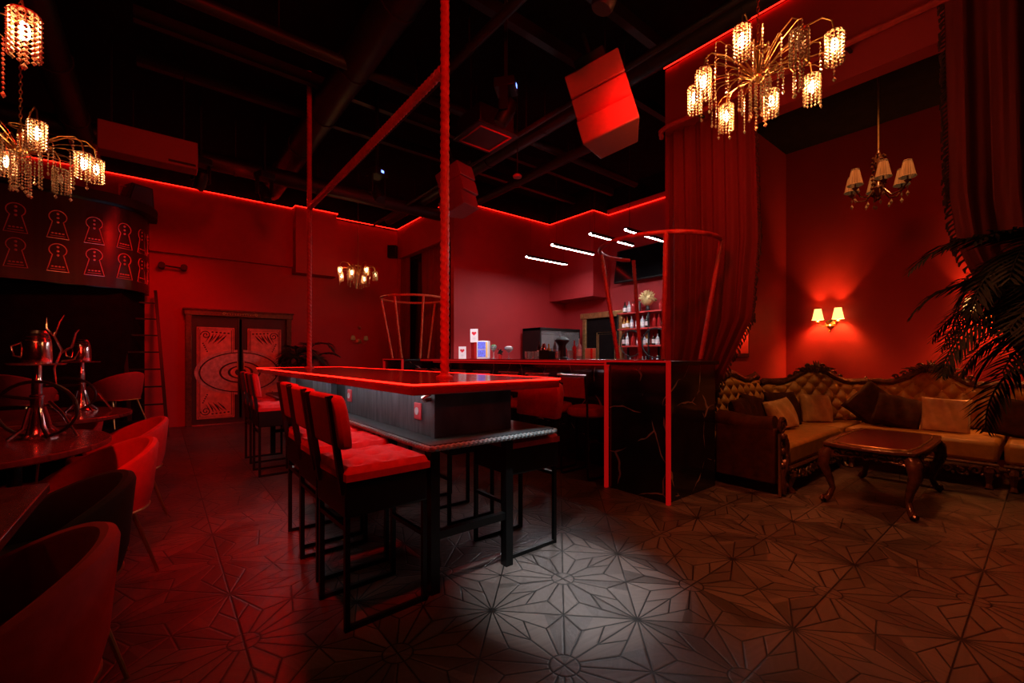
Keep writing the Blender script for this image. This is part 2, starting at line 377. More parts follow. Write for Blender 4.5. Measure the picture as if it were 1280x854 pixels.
for sg in (1, -1):
    # half of the big oval medallion on each leaf
    cxm = 1.155
    def half(rx, rz, gap=.0):
        pts = []
        for i in range(25):
            a = math.radians(90 + 180 * i / 24); pts.append((rx * math.cos(a), rz * math.sin(a)))
        return [(cxm - .05 * 0 + (-1 if sg < 0 else 1) * x * 1 + (0), 0.93 + zz) for x, zz in pts] if False else [(cxm + sg * (x), .93 + zz) for x, zz in pts]
    for k, (rx, rz, mm, t, nm) in enumerate(((.69, .41, 'medallion', .032, 'medallion'), (.63, .37, 'door_inlay', .036, 'medallion_ring'), (.605, .35, 'medallion', .040, 'medallion'), (.33, .20, 'door_inlay', .044, 'medallion_ring'), (.30, .175, 'medallion', .048, 'medallion'), (.20, .12, 'door_inlay', .052, 'medallion_ring'), (.16, .10, 'door_panel', .056, 'medallion'), (.09, .07, 'door_inlay', .06, 'medallion_ring'))):
        pl = [(x, zz) for x, zz in half(rx, rz) if True]
        pl = [(min(x, cxm - .045) if sg > 0 else max(x, cxm + .045), zz) for x, zz in pl]
        MB().plate(pl, dfn, t).build(nm, mm, d, smooth=False)
    MB().box(cxm - sg * .01 - .03, 9.40, .1, cxm - sg * .01 + .03, 9.44, 1.9).build('leaf_edge', 'door_dark', d, smooth=False)
    MB().sweep([(cxm + sg * .05, 9.43, .98), (cxm + sg * .05, 9.38, .98), (cxm + sg * .05, 9.38, 1.12), (cxm + sg * .05, 9.43, 1.12)], .008, 6).build('door_handle', 'brass', d)
MB().box(.43, 9.38, .0, 1.92, 9.44, .018).build('threshold', 'chromered', d)

# gilded black door behind the bar
d = struct(MB().box(7.14, 5.42, 0, 7.2, 6.30, 2.02).build('door_2', 'blackwall', smooth=False))
MB().box(7.10, 5.34, 0, 7.19, 5.44, 2.08).box(7.10, 6.28, 0, 7.19, 6.38, 2.08).box(7.08, 5.30, 2.02, 7.19, 6.42, 2.14).build('door_frame', 'frame_gold', d, bevel=.01)
o = MB()
for a, b_ in ((5.50, 6.0), (5.54, 5.96)):
    o.sweep([(7.135, a, .5), (7.135, b_, .5), (7.135, b_, 1.72 if a < 5.52 else 1.68), (7.135, a, 1.72 if a < 5.52 else 1.68)], .009, 6, closed=True)
o.build('gilded_moulding', 'frame_gold', d)
MB().ball((7.09, 6.2, 1.05), .03).build('door_knob', 'brass', d)

# ------------------------------------------------------------ mirrors / pictures in alcove
t = thing('wall_mirror', 'small dark framed mirror on the alcove side wall beside the left drape', 'mirror', (5.62, 2.47, 1.47))
MB().box(-.27, -.03, -.27, .27, -.004, .30).build('mirror_frame', 'door_inlay', t, bevel=.01)
MB().box(-.22, -.036, -.22, .22, -.031, .25).build('mirror_glass', 'mirror', t, smooth=False)

# ------------------------------------------------------------ bulkhead balcony at left
def chaikin(p, n=3):
    for _ in range(n):
        q = [p[0]]
        for a, b in zip(p, p[1:]):
            q += [tuple(a[i] * .75 + b[i] * .25 for i in range(2)), tuple(a[i] * .25 + b[i] * .75 for i in range(2))]
        q.append(p[-1]); p = q
    return p
front = chaikin([(-.14, 9.38), (-.16, 9.0), (-.42, 8.62), (-.95, 8.52), (-1.6, 8.36), (-3.1, 8.3)])
bal = thing('dj_balcony', 'dark curved balcony front with rows of red keyhole emblems at upper left', 'balcony', (0, 0, 0))
MB().prism(front + [(-3.1, 9.38)], 2.22, 3.42).build('balcony_front', 'fascia', bal)
lf = chaikin([(-.04, 9.38), (-.02, 8.95), (-.34, 8.50), (-.95, 8.38), (-1.6, 8.22), (-3.1, 8.16)])
MB().prism(lf + [(-3.1, 9.38)], 3.42, 3.56).build('balcony_ledge', 'black', bal, bevel=.01)
MB().prism([(-.2, 9.49), (-.2, 9.36), (-.45, 8.75), (-3.0, 8.5), (-3.0, 9.49)], 0, 2.22).build('balcony_base', 'blackwall', bal)
def on_front(s):   # walk along the front by distance
    acc = 0
    for a, b in zip(front, front[1:]):
        L = math.dist(a, b)
        if acc + L >= s:
            f = (s - acc) / L; p = (a[0] + (b[0] - a[0]) * f, a[1] + (b[1] - a[1]) * f)
            t_ = ((b[0] - a[0]) / L, (b[1] - a[1]) / L); return p, t_
        acc += L
    return front[-1], (-1, 0)
def keyhole_pts():
    pts = []
    for i in range(17):
        a = math.radians(-52 + 284 * i / 16); pts.append((.085 * math.cos(a), .13 + .085 * math.sin(a)))
    pts += [(-.105, -.16), (.105, -.16)]; return pts
for col, s in enumerate((.20, .46, .78, 1.12, 1.48, 1.86, 2.25)):
    (px, py), (tx, ty) = on_front(s); nx, ny = ty, -tx
    if nx * (-.6) + ny * (-1) < 0: nx, ny = -nx, -ny
    for zz in (2.98, 2.53):
        f = lambda a, b: (px + tx * a + nx * .006, py + ty * a + ny * .006, zz + b)
        e = MB().sweep([f(a, b) for a, b in keyhole_pts()], .0065, 6, closed=True)
        for k in range(3): e.ball(f(0, .17 - .055 * k), .016, (1, 1, 1), 6, 5)
        for k in range(4): e.ball(f(-.05 + k * .034, -.095), .012, (1.3, .6, .8), 6, 4)
        e.sweep([f(-.07, -.13), f(.07, -.13)], .004, 5)
        e.build('keyhole_emblem', 'emblem', bal)
for x, y, c, nm in ((-1.02, 8.14, (1, .45, .18), 'warm'), (-.66, 8.22, (.55, .65, 1), 'cool')):
    q = thing('uplight', 'small black %s uplight standing in the dark under the balcony front' % nm, 'lamp', (x, y, .28), 0)
    MB().lathe([(.05, 0), (.05, .01), (.035, .02), (.04, .12), (.036, .12), (.03, .06)], 16).build('housing', 'steel_black', q)
    u_ = bpy.data.lights.new('uplight_beam', 'SPOT'); u_.energy = 130; u_.color = c; u_.spot_size = math.radians(13); u_.spot_blend = .9; u_.shadow_soft_size = .02
    uo = bpy.data.objects.new('uplight_beam', u_); COL.objects.link(uo); uo.location = (x, y, .42); uo.rotation_euler = (Vector((x + .02, y + .36, 2.5)) - Vector((x, y, .42))).to_track_quat('-Z', 'Y').to_euler()
# wedge spotlight on the balcony ledge
t = thing('stage_monitor', 'black wedge floodlight standing on the balcony ledge near its right end', 'stage light', (-.27, 8.95, 3.56), math.radians(28))
MB().plate([(-.2, 0), (.2, 0), (.14, .3), (-.14, .3)], lambda a, b, q: (a, -.11 + q - b * .25 + .05, b), .22).build('housing', 'black', t, bevel=.01)
MB().plate([(-.15, .03), (.15, .03), (.11, .27), (-.11, .27)], lambda a, b, q: (a, -.075 - q - b * .25 + .01, b), .02).build('front_grille', 'pane', t, smooth=False)
MB().bar((-.24, 0, 0.0), (-.24, 0, .26), .02).bar((-.24, 0, .25), (-.15, 0, .25), .02).build('bracket', 'rope', t)
# ladder
t = thing('ladder', 'dark ladder leaning from the floor to the balcony end', 'ladder', (0, 0, 0))
A0, A1 = Vector((.09, 8.45, 0)), Vector((-.06, 9.30, 2.3)); off = Vector((-.42, 0, 0))
for s_ in (0, 1): MB().bar(A0 + off * s_, A1 + off * s_, .045).build('rail', 'steel_black', t)
for k in range(8):
    p = A0.lerp(A1, (k + .8) / 8.6); MB().bar(p, p + off, .025).build('rung', 'steel_black', t)
# black rod bracket on the wall
t = thing('wall_bracket', 'short black rod with round ends on the red wall beside the balcony', 'bracket', (.1, 9.5, 2.75))
MB().sweep([(-.08, -.12, 0), (.22, -.12, -.02)], .014, 8).build('rod', 'black', t)
for x in (-.08, .22): MB().sweep([(x, -.002, 0), (x, -.17, 0)], [.05, .05], 12).build('end_knob', 'black', t)

# ------------------------------------------------------------ centre bar table
T = thing('bar_table', 'long high bar table with red lit edge and poles in the room centre', 'table', (0, 0, 0))
X0, X1, Y0, Y1 = .945, 1.95, 1.925, 6.25; ZTOP = 1.07
def rrect(x0, y0, x1, y1, r, n=5):
    P = []
    for cx, cy, a in ((x1 - r, y0 + r, -90), (x1 - r, y1 - r, 0), (x0 + r, y1 - r, 90), (x0 + r, y0 + r, 180)):
        for i in range(n + 1): q = math.radians(a + 90 * i / n); P.append((cx + r * math.cos(q), cy + r * math.sin(q)))
    return P
MB().prism(rrect(X0, Y0, X1, Y1, .03), ZTOP - .055, ZTOP).build('tabletop', 'table_top', T, bevel=.004)
MB().sweep([(x, y, ZTOP - .003) for x, y in rrect(X0 - .004, Y0 - .004, X1 + .004, Y1 + .004, .034)], .0048, 6, closed=True).build('edge_light', 'led_red', T)
for a, b_ in ((2.09, 3.55), (3.92, 4.5), (5.4, 6.05)):
    c = MB().box(1.15, a, .765, 1.68, b_, ZTOP - .056).build('cabinet', 'slate', T, smooth=False, bevel=.003)
MB().box(1.2, 2.2, .765, 1.63, 6.0, ZTOP - .057).build('core', 'black', T, smooth=False)
for (y, zc) in ((2.27, .895), (3.42, .905)):
    s_ = MB().box(1.138, y - .042, zc - .048, 1.149, y + .042, zc + .048).build('power_socket', 'sock', T, bevel=.006)
    MB().lathe([(.022, 0), (.022, .004), (.018, .004), (.018, .001)], 14).build('socket_ring', 'white_plastic', s_, loc=(1.137, y, zc), rot=(0, -PI / 2, 0))
MB().sweep([(1.10, 2.05, 1.008), (1.09, 2.10, .985), (1.12, 2.14, .965), (1.15, 2.12, .97)], .012, 8).build('cable', 'chrome', T)
MB().prism(rrect(1.04, 1.93, 1.90, 6.15, .02), .735, .765).build('shelf', 'shelf_top', T)
rp = rope([(x, y, .747) for x, y in rrect(1.032, 1.922, 1.908, 6.158, .02, 2)], .013, True, n=8, step=.006, k=2, pitch=.02, amp=.3)
rp.build('shelf_edging', 'rope_trim', T)
MB().box(1.02, 4.62, ZTOP - .068, 1.05, 5.35, ZTOP - .056).build('under_light', 'led_soft', T, smooth=False)
MB().box(1.02, 2.02, ZTOP - .062, 1.035, 4.4, ZTOP - .0555).build('under_light', 'led_soft', T, smooth=False)
for y in (1.985, 3.6, 5.2, 6.05):
    for x in (1.085, 1.565): MB().box(x - .025, y - .025, 0, x + .025, y + .025, .735).build('leg', 'steel_black', T, smooth=False)
    MB().box(1.11, y - .018, .27, 1.54, y + .018, .31).build('crossbar', 'steel_black', T, smooth=False)
# poles stand on the table and run to the ceiling
def pole(y, label):
    t = thing('dance_pole', label, 'pole', (1.4, y, ZTOP), 0, 'rope wrapped poles on the bar table')
    rope([(0, 0, 0.01), (0, 0, ZC - ZTOP - .01)], .027).build('pole', 'rope', t)
    MB().lathe([(.055, 0), (.055, .012), (.035, .02), (.03, .03)], 20).build('base_flange', 'rope', t)
    return t
pole(2.41, 'near twisted rope pole standing on the front of the bar table')
pole(5.62, 'far twisted rope pole standing at the back of the bar table')
tag(rope([(1.4, 2.44, 3.03), (1.4, 5.59, 3.0)], .03, n=10).build('pole_crossbeam', 'rope'), 'slanting rope wrapped beam joining the two poles overhead', 'beam')

# ------------------------------------------------------------ bar stools
def tuft(w, dth, h, nx=3, ny=3, seed=0):
    """buttoned seat cushion"""
    b = MB(); n = 22
    def top(u, v):
        x = (u - .5) * w; y = (v - .5) * dth; e = min(u, 1 - u, v, 1 - v)
        edge = min(1, e / .12); zz = h * (.45 + .55 * math.sqrt(max(0, 1 - (1 - edge) ** 2)))
        for i in range(nx):
            for j in range(ny):
                q = ((u - (i + .5) / nx) ** 2 + (v - (j + .5) / ny) ** 2)
                zz -= h * .42 * math.exp(-q / .005)
        return (x, y, zz)
    b.grid(top, n, n)
    b.box(-w / 2, -dth / 2, 0, w / 2, dth / 2, h * .46)
    return b
def make_stool(label, x, y, rz, cm='red_fabric', group='stools at the centre bar table'):
    t = thing('bar_stool', label, 'bar stool', (x, y, 0), rz, group)
    for s_ in (-.17, .17):
        MB().bar((-.19, s_, .60), (-.19, s_, 0), .022).bar((-.201, s_, .011), (.201, s_, .011), .022).bar((.19, s_, 0), (.19, s_, .60), .022).build('sled_leg', 'steel_black', t)
    MB().bar((.19, -.17, .33), (.19, .17, .33), .02).build('footrest', 'steel_black', t)
    MB().bar((-.19, -.17, .45), (-.19, .17, .45), .02).build('rear_stretcher', 'steel_black', t)
    MB().box(-.205, -.195, .50, .195, .195, .662).build('seat_frame', 'steel_black', t, bevel=.01)
    tuft(.41, .41, .07).build('seat', cm, t, loc=(0, 0, .660))
    for s_ in (-.155, .155):
        MB().bar((-.20, s_, .60), (-.262, s_, 1.035), .026).build('back_upright', 'steel_black', t)
    sh = lambda a, b, q: (-.222 - (b - .77) * .14 + q, a, b)
    pts = [(-.2, .80), (.2, .80), (.21, .86), (.21, .97), (.19, 1.02), (.16, 1.035), (-.16, 1.035), (-.19, 1.02), (-.21, .97), (-.21, .86)]
    MB().plate(pts, sh, .055).build('backrest', cm, t, bevel=.015)
    return t
s1 = make_stool('nearest red stool on the left side of the bar table, tufted seat fully seen', .82, 2.115, math.radians(2))
G1 = 'stools at the centre bar table'
dup(s1, (.85, 2.64, 0), math.radians(0), 'second stool from the front on the left of the bar table', G1)
dup(s1, (.885, 3.13, 0), math.radians(-1), 'third stool on the left of the bar table, red seat edge showing', G1)
dup(s1, (.965, 5.15, 0), 0, 'stool on the left of the bar table before the carved door', G1)
dup(s1, (.985, 5.85, 0), 0, 'farthest left stool at the back end of the bar table', G1)
for y, lb in ((2.2, 'red backed stool on the right of the bar table nearest the camera'), (2.88, 'second stool on the far right side of the bar table, legs seen below shelf'),
              (3.5, 'third stool on the right side of the bar table seen through the legs'), (4.3, 'fourth stool on the right side of the bar table in the shade'), (5.1, 'last stool on the right side of the bar table')):
    dup(s1, (1.80, y, 0), PI, lb, G1)

def make_bar_stool2(label, x, y, rz):
    t = thing('counter_stool', label, 'bar stool', (x, y, 0), rz, 'stools along the marble bar counter')
    for s_ in (-.18, .18):
        MB().sweep([(-.24, s_, 1.02), (-.21, s_, .72), (-.20, s_, .04), (-.19, s_, .012), (.17, s_, .012), (.18, s_, .04), (.17, s_, .66)], .011, 8).build('sled_leg', 'steel_black', t)
    MB().sweep([(.178, -.18, .3), (.178, .18, .3)], .01, 8).build('footrest', 'steel_black', t)
    MB().sweep([(-.24, -.19, 1.02), (-.245, 0, 1.022), (-.24, .19, 1.02)], .013, 8).build('top_rail', 'chrome', t)
    MB().plate([(-.165, .80), (.165, .80), (.165, 1.005), (-.165, 1.005)], lambda a, b, q: (-.225 - (b - .78) * .06 + q, a, b), .03).build('backrest', 'red_fabric', t, bevel=.01)
    MB().lathe([(.17, .60), (.205, .62), (.215, .655), (.20, .695), (.13, .71), (0, .712)], 24).build('seat', 'red_fabric', t)
    return t
b1 = make_bar_stool2('counter stool next to the lit marble end block', 3.42, 3.0, 0)
for y, lb in ((3.5, 'counter stool with a glowing red seat, second from the end block'), (4.0, 'third counter stool from the lit end block'), (4.55, 'fourth counter stool from the lit end block, mostly behind the table'),
              (5.1, 'fifth counter stool from the lit end block, behind the near pole'), (5.65, 'sixth counter stool from the lit end block'), (6.2, 'farthest counter stool near the far marble block')):
    dup(b1, (3.42, y, 0), 0, lb, 'stools along the marble bar counter')

# ------------------------------------------------------------ bar counter
BZ = 1.18
B = thing('bar_counter', 'long black marble bar counter with red lit frame and end blocks', 'bar counter', (0, 0, 0))
def block(y0, y1):
    MB().box(3.235, y0 + .03, 0, 4.04, y1 - .03, BZ - .045).build('end_block', 'marble', B, smooth=False)
    MB().box(3.2, y0, BZ - .045, 4.06, y1, BZ - .012).build('block_top', 'steel_black', B, smooth=False, bevel=.004)
    e = MB().box(3.198, y0 - .004, .0, 3.232, y0 + .022, BZ - .022).build('lit_frame', 'led_dim', B, smooth=False)
    MB().box(3.198, y1 - .02, 0, 3.232, y1 + .004, BZ - .022).build('lit_frame', 'led_dim', B, smooth=False)
    MB().box(3.195, y0 - .004, BZ - .022, 3.232, y1 + .004, BZ - .006).build('lit_frame', 'led_dim', B, smooth=False)
block(1.95, 2.60); block(6.95, 7.75)
MB().box(3.80, 2.60, 0, 4.04, 6.95, BZ - .045).build('counter_front', 'marble', B, smooth=False)
MB().box(3.55, 2.60, BZ - .045, 4.15, 6.95, BZ).build('counter_top', 'table_top', B, smooth=False, bevel=.004)
MB().box(3.54, 2.61, BZ - .035, 3.549, 6.94, BZ - .012).build('lit_edge', 'led_dim', B, smooth=False)
MB().sweep([(3.79, 2.62, BZ - .06), (3.79, 6.93, BZ - .06)], .008, 6).build('under_light', 'led_dim', B)

# cages on the end blocks
def cage(cx, cy, angles, a0, a1, m, label, rt=.56, rb=.385, ztop=2.27):
    t = thing('dance_cage', label, 'cage rail', (cx, cy, BZ), 0, 'rope wrapped cages on the bar')
    zt = ztop - BZ
    pts = arc((0, 0, zt), rt, a0, a1, 60)
    rope(pts, .020, n=8, step=.02).build('top_ring', m, t)
    for a in angles:
        q = math.radians(a)
        rope([(rb * math.cos(q), rb * math.sin(q), .006), (rt * math.cos(q), rt * math.sin(q), zt)], .020, n=8, step=.015).build('rod', m, t)
    return t
cage(3.79, 2.42, (-69, 60, 117, 219), -75, -75 - 220, 'rope', 'large rope wrapped cage on the near end of the bar beside the drape')
cage(3.62, 7.35, (-150, -100, 165, 100, 20), -180, 180, 'rope_gold', 'golden rope wrapped cage on the far end of the bar before the dark window', rt=.58, rb=.38)

# ------------------------------------------------------------ drapes
def drape(name, label, f0, f1, nfold, amp, nrm, n=120, nv=40, m='curtain', group=None, phase=0, fringe_side=None, parent=None):
    """f0(v), f1(v): edge positions (Vector) at v 0 top..1 bottom; folds along nrm"""
    N = Vector(nrm)
    def f(u, v):
        a, b = f0(v), f1(v); p = a.lerp(b, u); w = (b - a).length
        k = nfold * 2 * PI * u + phase
        s_ = math.sin(k + .6 * math.sin(v * 3 + u * 9)) + .35 * math.sin(2.3 * k + 1 + v * 2)
        return p + N * (s_ * amp * (1 - .25 * math.cos(v * 5)))
    if parent is None:
        t = thing(name, label, 'curtain', (0, 0, 0), 0, group)
    else: t = parent
    MB().grid(f, n, nv).build('fabric', m, t, solid=.006, recalc=True)
    if fringe_side is not None:
        fr = MB(); rr = random.Random(3)
        for i in range(150):
            v = i / 150; p = f(fringe_side, v)
            s_ = 1 if fringe_side > .5 else -1
            q = p + Vector((rr.uniform(-.02, .0), rr.uniform(-.035, -.01) * s_, -rr.uniform(.03, .07)))
            fr.sweep([p, (p + q) / 2 + Vector((-.01, -.01 * s_, 0)), q], [.006, .010, .004], 5)
        fr.build('fringe', 'fringe', t)
    return t
def lerpk(keys, v):
    for (v0, p0), (v1, p1) in zip(keys, keys[1:]):
        if v <= v1:
            f = (v - v0) / (v1 - v0); f = f * f * (3 - 2 * f) if len(keys) > 3 else f
            return Vector(p0).lerp(Vector(p1), f)
    return Vector(keys[-1][1])
XC = 4.175
drape('drape', 'tall red drape tied back beside the near end of the bar', lambda v: Vector((XC, 2.56 - .05 * v, 3.55 - v * 3.53)),
      lambda v: lerpk([(0, (XC, 1.69, 3.55)), (.35, (XC, 1.66, 2.31)), (.56, (XC, 1.72, 1.57)), (.76, (XC, 2.05, .87)), (1, (XC, 2.14, .02))], v), 6.5, .026, (1, 0, 0), fringe_side=1.0, group='red drapes of the alcove')
drape('drape', 'right hand red drape hanging behind the large palm', lambda v: lerpk([(0, (4.15, .47, 3.9)), (.5, (4.15, .44, 2.3)), (.6, (4.15, .40, 1.95)), (.7, (4.15, .22, 1.4)), (.85, (4.15, -.12, .7)), (1, (4.15, -.2, .02))], v),
      lambda v: Vector((4.15, -.75 - .1 * v, 3.9 - v * 3.88)), 7, .045, (1, 0, 0), fringe_side=0.0, group='red drapes of the alcove', phase=.8)
# far window drapes
for y0, y1, lb in ((9.40, 8.95, 'dark red drape at the left side of the far window behind the golden cage'), (8.4, 7.45, 'gathered red drape at the right side of the far window behind the golden cage')):
    drape('window_drape', lb, lambda v: Vector((4.31, y0, 3.44 - v * 3.42)), lambda v: Vector((4.31, y1 + .12 * v, 3.44 - v * 3.42)), 4.5, .03, (1, 0, 0), n=70, nv=14, group='drapes of the far window')
# rope rail of the alcove
rail = thing('curtain_rail', 'red rope wrapped curtain rail running along the alcove header', 'curtain rail', (0, 0, 0))
rope([(4.20, 2.64, 3.56), (4.12, 2.60, 3.59), (4.10, 2.5, 3.60), (4.10, -1.2, 3.62)], .024, n=8, step=.02).build('rope_rail', 'rope', rail)
for y in (2.2, 1.0, -.2): MB().bar((4.10, y, 3.6), (4.26, y, 3.62), .02).build('rail_bracket', 'steel_black', rail)

# ------------------------------------------------------------ things behind and on the bar
back = thing('back_counter', 'dark back counter below the bottle shelves and the display case', 'counter', (0, 0, 0))
MB().box(6.62, 2.75, 0, 7.07, 5.2, .86).box(5.5, 6.30, 0, 7.05, 6.98, .86).build('cabinet_body', 'black', back, smooth=False)
MB().box(6.58, 2.72, .86, 7.08, 5.23, .9).box(5.46, 6.26, .86, 7.06, 6.99, .9).build('worktop', 'steel_black', back, bevel=.004)
c = thing('display_case', 'black glass fronted display case on the back counter, lit inside', 'display case', (5.86, 6.36, .9))
MB().box(0, 0, 0, .03, .55, .9).box(1.12, 0, 0, 1.15, .55, .9).box(0, 0, .84, 1.15, .55, .9).box(0, 0, 0, 1.15, .55, .05).box(.03, .52, .05, 1.12, .55, .84).build('frame', 'black', c, bevel=.006)
MB().box(.03, .44, .5, 1.12, .5, .78).box(.56, .02, .05, .585, .05, .84).build('inner_panel', 'grey_print', c, smooth=False)
MB().box(.03, .01, .05, 1.12, .016, .84).build('glass_front', 'glass', c, smooth=False)
MB().box(.03, .06, .45, 1.12, .44, .46).build('shelf', 'glass', c, smooth=False)
# bottle shelves on the back wall
sh = thing('bottle_shelf', 'open red bottle shelf unit on the back wall beside the drape', 'shelf unit', (7.0, 4.5, .9))
for zz in (.10, .50, .82, 1.12): MB().box(-.17, -.62, zz, .18, .75, zz + .025).build('shelf_board', 'red_fabric' if False else 'rope', sh, smooth=False)
for yy in (-.62, .05, .73):
    MB().box(-.17, yy, 0, -.14, yy + .025, 1.14).box(.15, yy, 0, .18, yy + .025, 1.14).build('shelf_post', 'black', sh, smooth=False)
MB().sweep(arc((0, 0, 0), .26, 0, 360, 40)[:-1], .012, 6, closed=True).build('round_ornament', 'black', sh, loc=(-.18, -.08, .56), rot=(0, PI / 2, 0))
MB().sweep(arc((0, 0, 0), .24, 0, 360, 40)[:-1], .010, 6, closed=True).build('round_ornament', 'black', sh, loc=(-.18, .42, .56), rot=(0, PI / 2, 0))
def bottle_mesh(h, r, m, cap='black'):
    return MB().lathe([(r * .9, 0), (r, .01), (r, h * .58), (r * .75, h * .68), (r * .32, h * .76), (r * .3, h * .95), (r * .36, h * .955), (r * .36, h)], 12)
protos = {}
def bottle(x, y, z, h, r, m, label, group):
    key = (h, r, m)
    if key not in protos: protos[key] = bottle_mesh(h, r, m).mesh('bottle', m)
    o = bpy.data.objects.new('bottle', protos[key]); COL.objects.link(o); o.location = (x, y, z)
    if m in ('bottle_clear', 'bottle_dark', 'bottle_amber'):
        k2 = ('label', h, r)
        if k2 not in protos: protos[k2] = MB().lathe([(r, h * .15), (r + .0012, h * .152), (r + .0012, h * .48), (r, h * .482)], 12).mesh('bottle_label', 'white')
        c_ = bpy.data.objects.new('bottle_label', protos[k2]); COL.objects.link(c_); c_.parent = o
    tag(o, label, 'bottle', group); return o
rb = random.Random(5)
mats = ['bottle_clear', 'bottle_clear', 'bottle_dark', 'bottle_red', 'bottle_amber']
for zz, nm in ((1.025, 'bottom'), (1.425, 'second'), (1.745, 'third'), (2.045, 'top')):
    k = 0; y = 5.16
    while y > 4.0:
        if not (nm == 'top' and 4.48 < y < 4.86):
            hh = rb.choice((.20, .24, .22)) ; m_ = rb.choice(mats)
            bottle(6.93 + rb.uniform(-.03, .03), y, zz, hh, rb.choice((.032, .038)), m_, 'small spirit bottle among others on the %s red shelf' % nm, 'bottles on the %s red shelf' % nm)
        y -= rb.uniform(.085, .13)
o = thing('gilded_head_ornament', 'pale gold spiky head ornament on top of the bottle shelf', 'ornament', (6.93, 4.64, 2.045))
q = MB().lathe([(.05, 0), (.06, .01), (.03, .05), (.03, .10)], 12); q.build('stand', 'black', o)
q = MB().ball((0, 0, .22), .12, (1, 1, 1.05), 14, 10)
for i in range(60):
    a = rb.uniform(0, 2 * PI); e = rb.uniform(-.3, 1.4); v = Vector((math.cos(a) * math.cos(e), math.sin(a) * math.cos(e), math.sin(e)))
    q.sweep([v * .10 + Vector((0, 0, .22)), v * .165 + Vector((0, 0, .22))], [.022, .006], 5)
q.build('petals', 'head_gold', o)
o = thing('small_picture_frame', 'small dark frame on the top red shelf beside the gold ornament', 'frame', (7.02, 4.95, 2.045))
MB().box(-.01, -.1, 0, .01, .1, .22).build('frame_border', 'door_inlay', o, bevel=.004); MB().box(-.016, -.08, .02, -.011, .08, .20).build('picture', 'grey_print', o, smooth=False)
# TV
t = thing('wall_tv', 'black screen hung high on the back wall above the bottles', 'television', (7.1, 4.85, 2.98), 0)
MB().box(-.04, -.62, -.32, .02, .62, .34).build('housing', 'black', t, rot=(0, math.radians(10), 0), bevel=.008)
MB().box(-.046, -.60, -.30, -.041, .60, .32).build('screen', 'screen', t, rot=(0, math.radians(10), 0), smooth=False)
MB().bar((0, 0, 0), (.1, 0, 0), .06).build('wall_mount', 'black', t)
# linear lamps over the bar
for i, (y, x0, x1, zz, lb) in enumerate(((5.85, 5.05, 6.08, 3.0, 'white linear lamp over the bar, lowest and leftmost'), (4.98, 4.83, 5.84, 3.0, 'long white linear lamp over the bar, second from left'),
                                     (4.19, 4.83, 5.86, 3.0, 'white linear lamp third from left, crossed by the cage ring'), (3.74, 5.05, 6.35, 3.0, 'topmost rightmost white linear lamp beside the drape'))):
    t = thing('linear_lamp', lb, 'lamp', (x0, y, zz), 0, 'white linear lamps over the bar')
    w = x1 - x0
    MB().box(0, -.024, 0, w, .024, .02).box(0, -.024, -.026, w, -.020, 0).box(0, .020, -.026, w, .024, 0).build('housing', 'black', t, smooth=False)
    MB().box(.005, -.019, -.024, w - .005, .019, -.004).build('diffuser', 'led_white', t, smooth=False)
    for x in (.1, w - .1): MB().sweep([(x, 0, .02), (x, 0, ZC - zz)], .002, 4).build('wire', 'black', t)

# items on the counter
def heart_pts(s):
    return [(s * .055 * 16 * math.sin(a) ** 3 / 16 * 1.0, s * (13 * math.cos(a) - 5 * math.cos(2 * a) - 2 * math.cos(3 * a) - math.cos(4 * a)) / 16 * .05) for a in [2 * PI * i / 28 for i in range(28)]]
def menu(x, y, z, label, rz=0, w=.13, h=.19):
    t = thing('menu_card', label, 'menu card', (x, y, z), rz, 'heart menu cards on the bar')
    MB().box(-.006, -w / 2, .0, .006, w / 2, h).build('card', 'white', t, smooth=False)
    MB().plate([(a * .7, b * .7 + h * .66) for a, b in heart_pts(1)], lambda a, b, q: (-.0065 - q, a, b), .0015).build('heart_print', 'heart', t, smooth=False)
    q = MB()
    for k, ww in enumerate((.04, .05, .03)): q.box(-.008, -ww / 2, h * (.34 - .09 * k), -.0065, ww / 2, h * (.355 - .09 * k))
    q.build('text_lines', 'grey_print', t, smooth=False)
    return t
R = math.radians
def onbar(px, dx=3.85):
    k = (px - 640) / 545; d = dx / (.628 + .778 * k); return d * (.778 - .628 * k), d
def scale(px, w): return w * onbar(px)[1] / 545
y, dd = onbar(578); menu(3.85, y, BZ, 'lower white card with a red heart, leftmost item on the counter', R(38), .125, .20)
y, dd = onbar(596); 
t = thing('card_stand', 'dark red stand carrying the upper heart card on the bar', 'stand', (3.92, onbar(594, 3.92)[0], BZ))
MB().box(-.05, -.05, 0, .05, .05, .25).box(-.06, -.06, .25, .06, .06, .262).build('stand_body', 'bottle_red', t, bevel=.004)
menu(3.90, onbar(594, 3.92)[0], BZ + .262, 'upper white card with a red heart, raised on the dark red stand', R(38), .125, .215)
y = onbar(604, 3.78)[0]
t = thing('drinks_cooler', 'little lit drinks display with blue pictures and a yellow side on the bar', 'cooler', (3.78, y, BZ), R(38))
MB().box(-.06, -.085, 0, .08, .085, .27).build('case', 'white_plastic', t, bevel=.008)
for k in (0, 1): MB().box(-.067, -.055, .03 + k * .12, -.061, .065, .135 + k * .12).build('picture', 'blue', t, smooth=False)
MB().box(-.066, -.083, .02, -.061, -.06, .25).build('side_stripe', 'yellow', t, smooth=False)
def goblet(x, y, label, fill, h=.17, r=.045, group=None):
    t = thing('cocktail_glass', label, 'glass', (x, y, BZ), 0, group)
    MB().lathe([(.032, 0), (.03, .004), (.005, .008), (.004, h * .5), (r * .6, h * .62), (r, h * .78), (r, h), (r - .003, h), (r - .004, h * .8), (.002, h * .66)], 16).build('glass_bowl', 'glass', t)
    if fill: MB().lathe([(.003, h * .665), (r * .55, h * .7), (r * .86, h * .8), (r * .86, h * .98), (r * .4, h * 1.05), (0, h * 1.05)], 14).build('drink', fill, t)
    return t
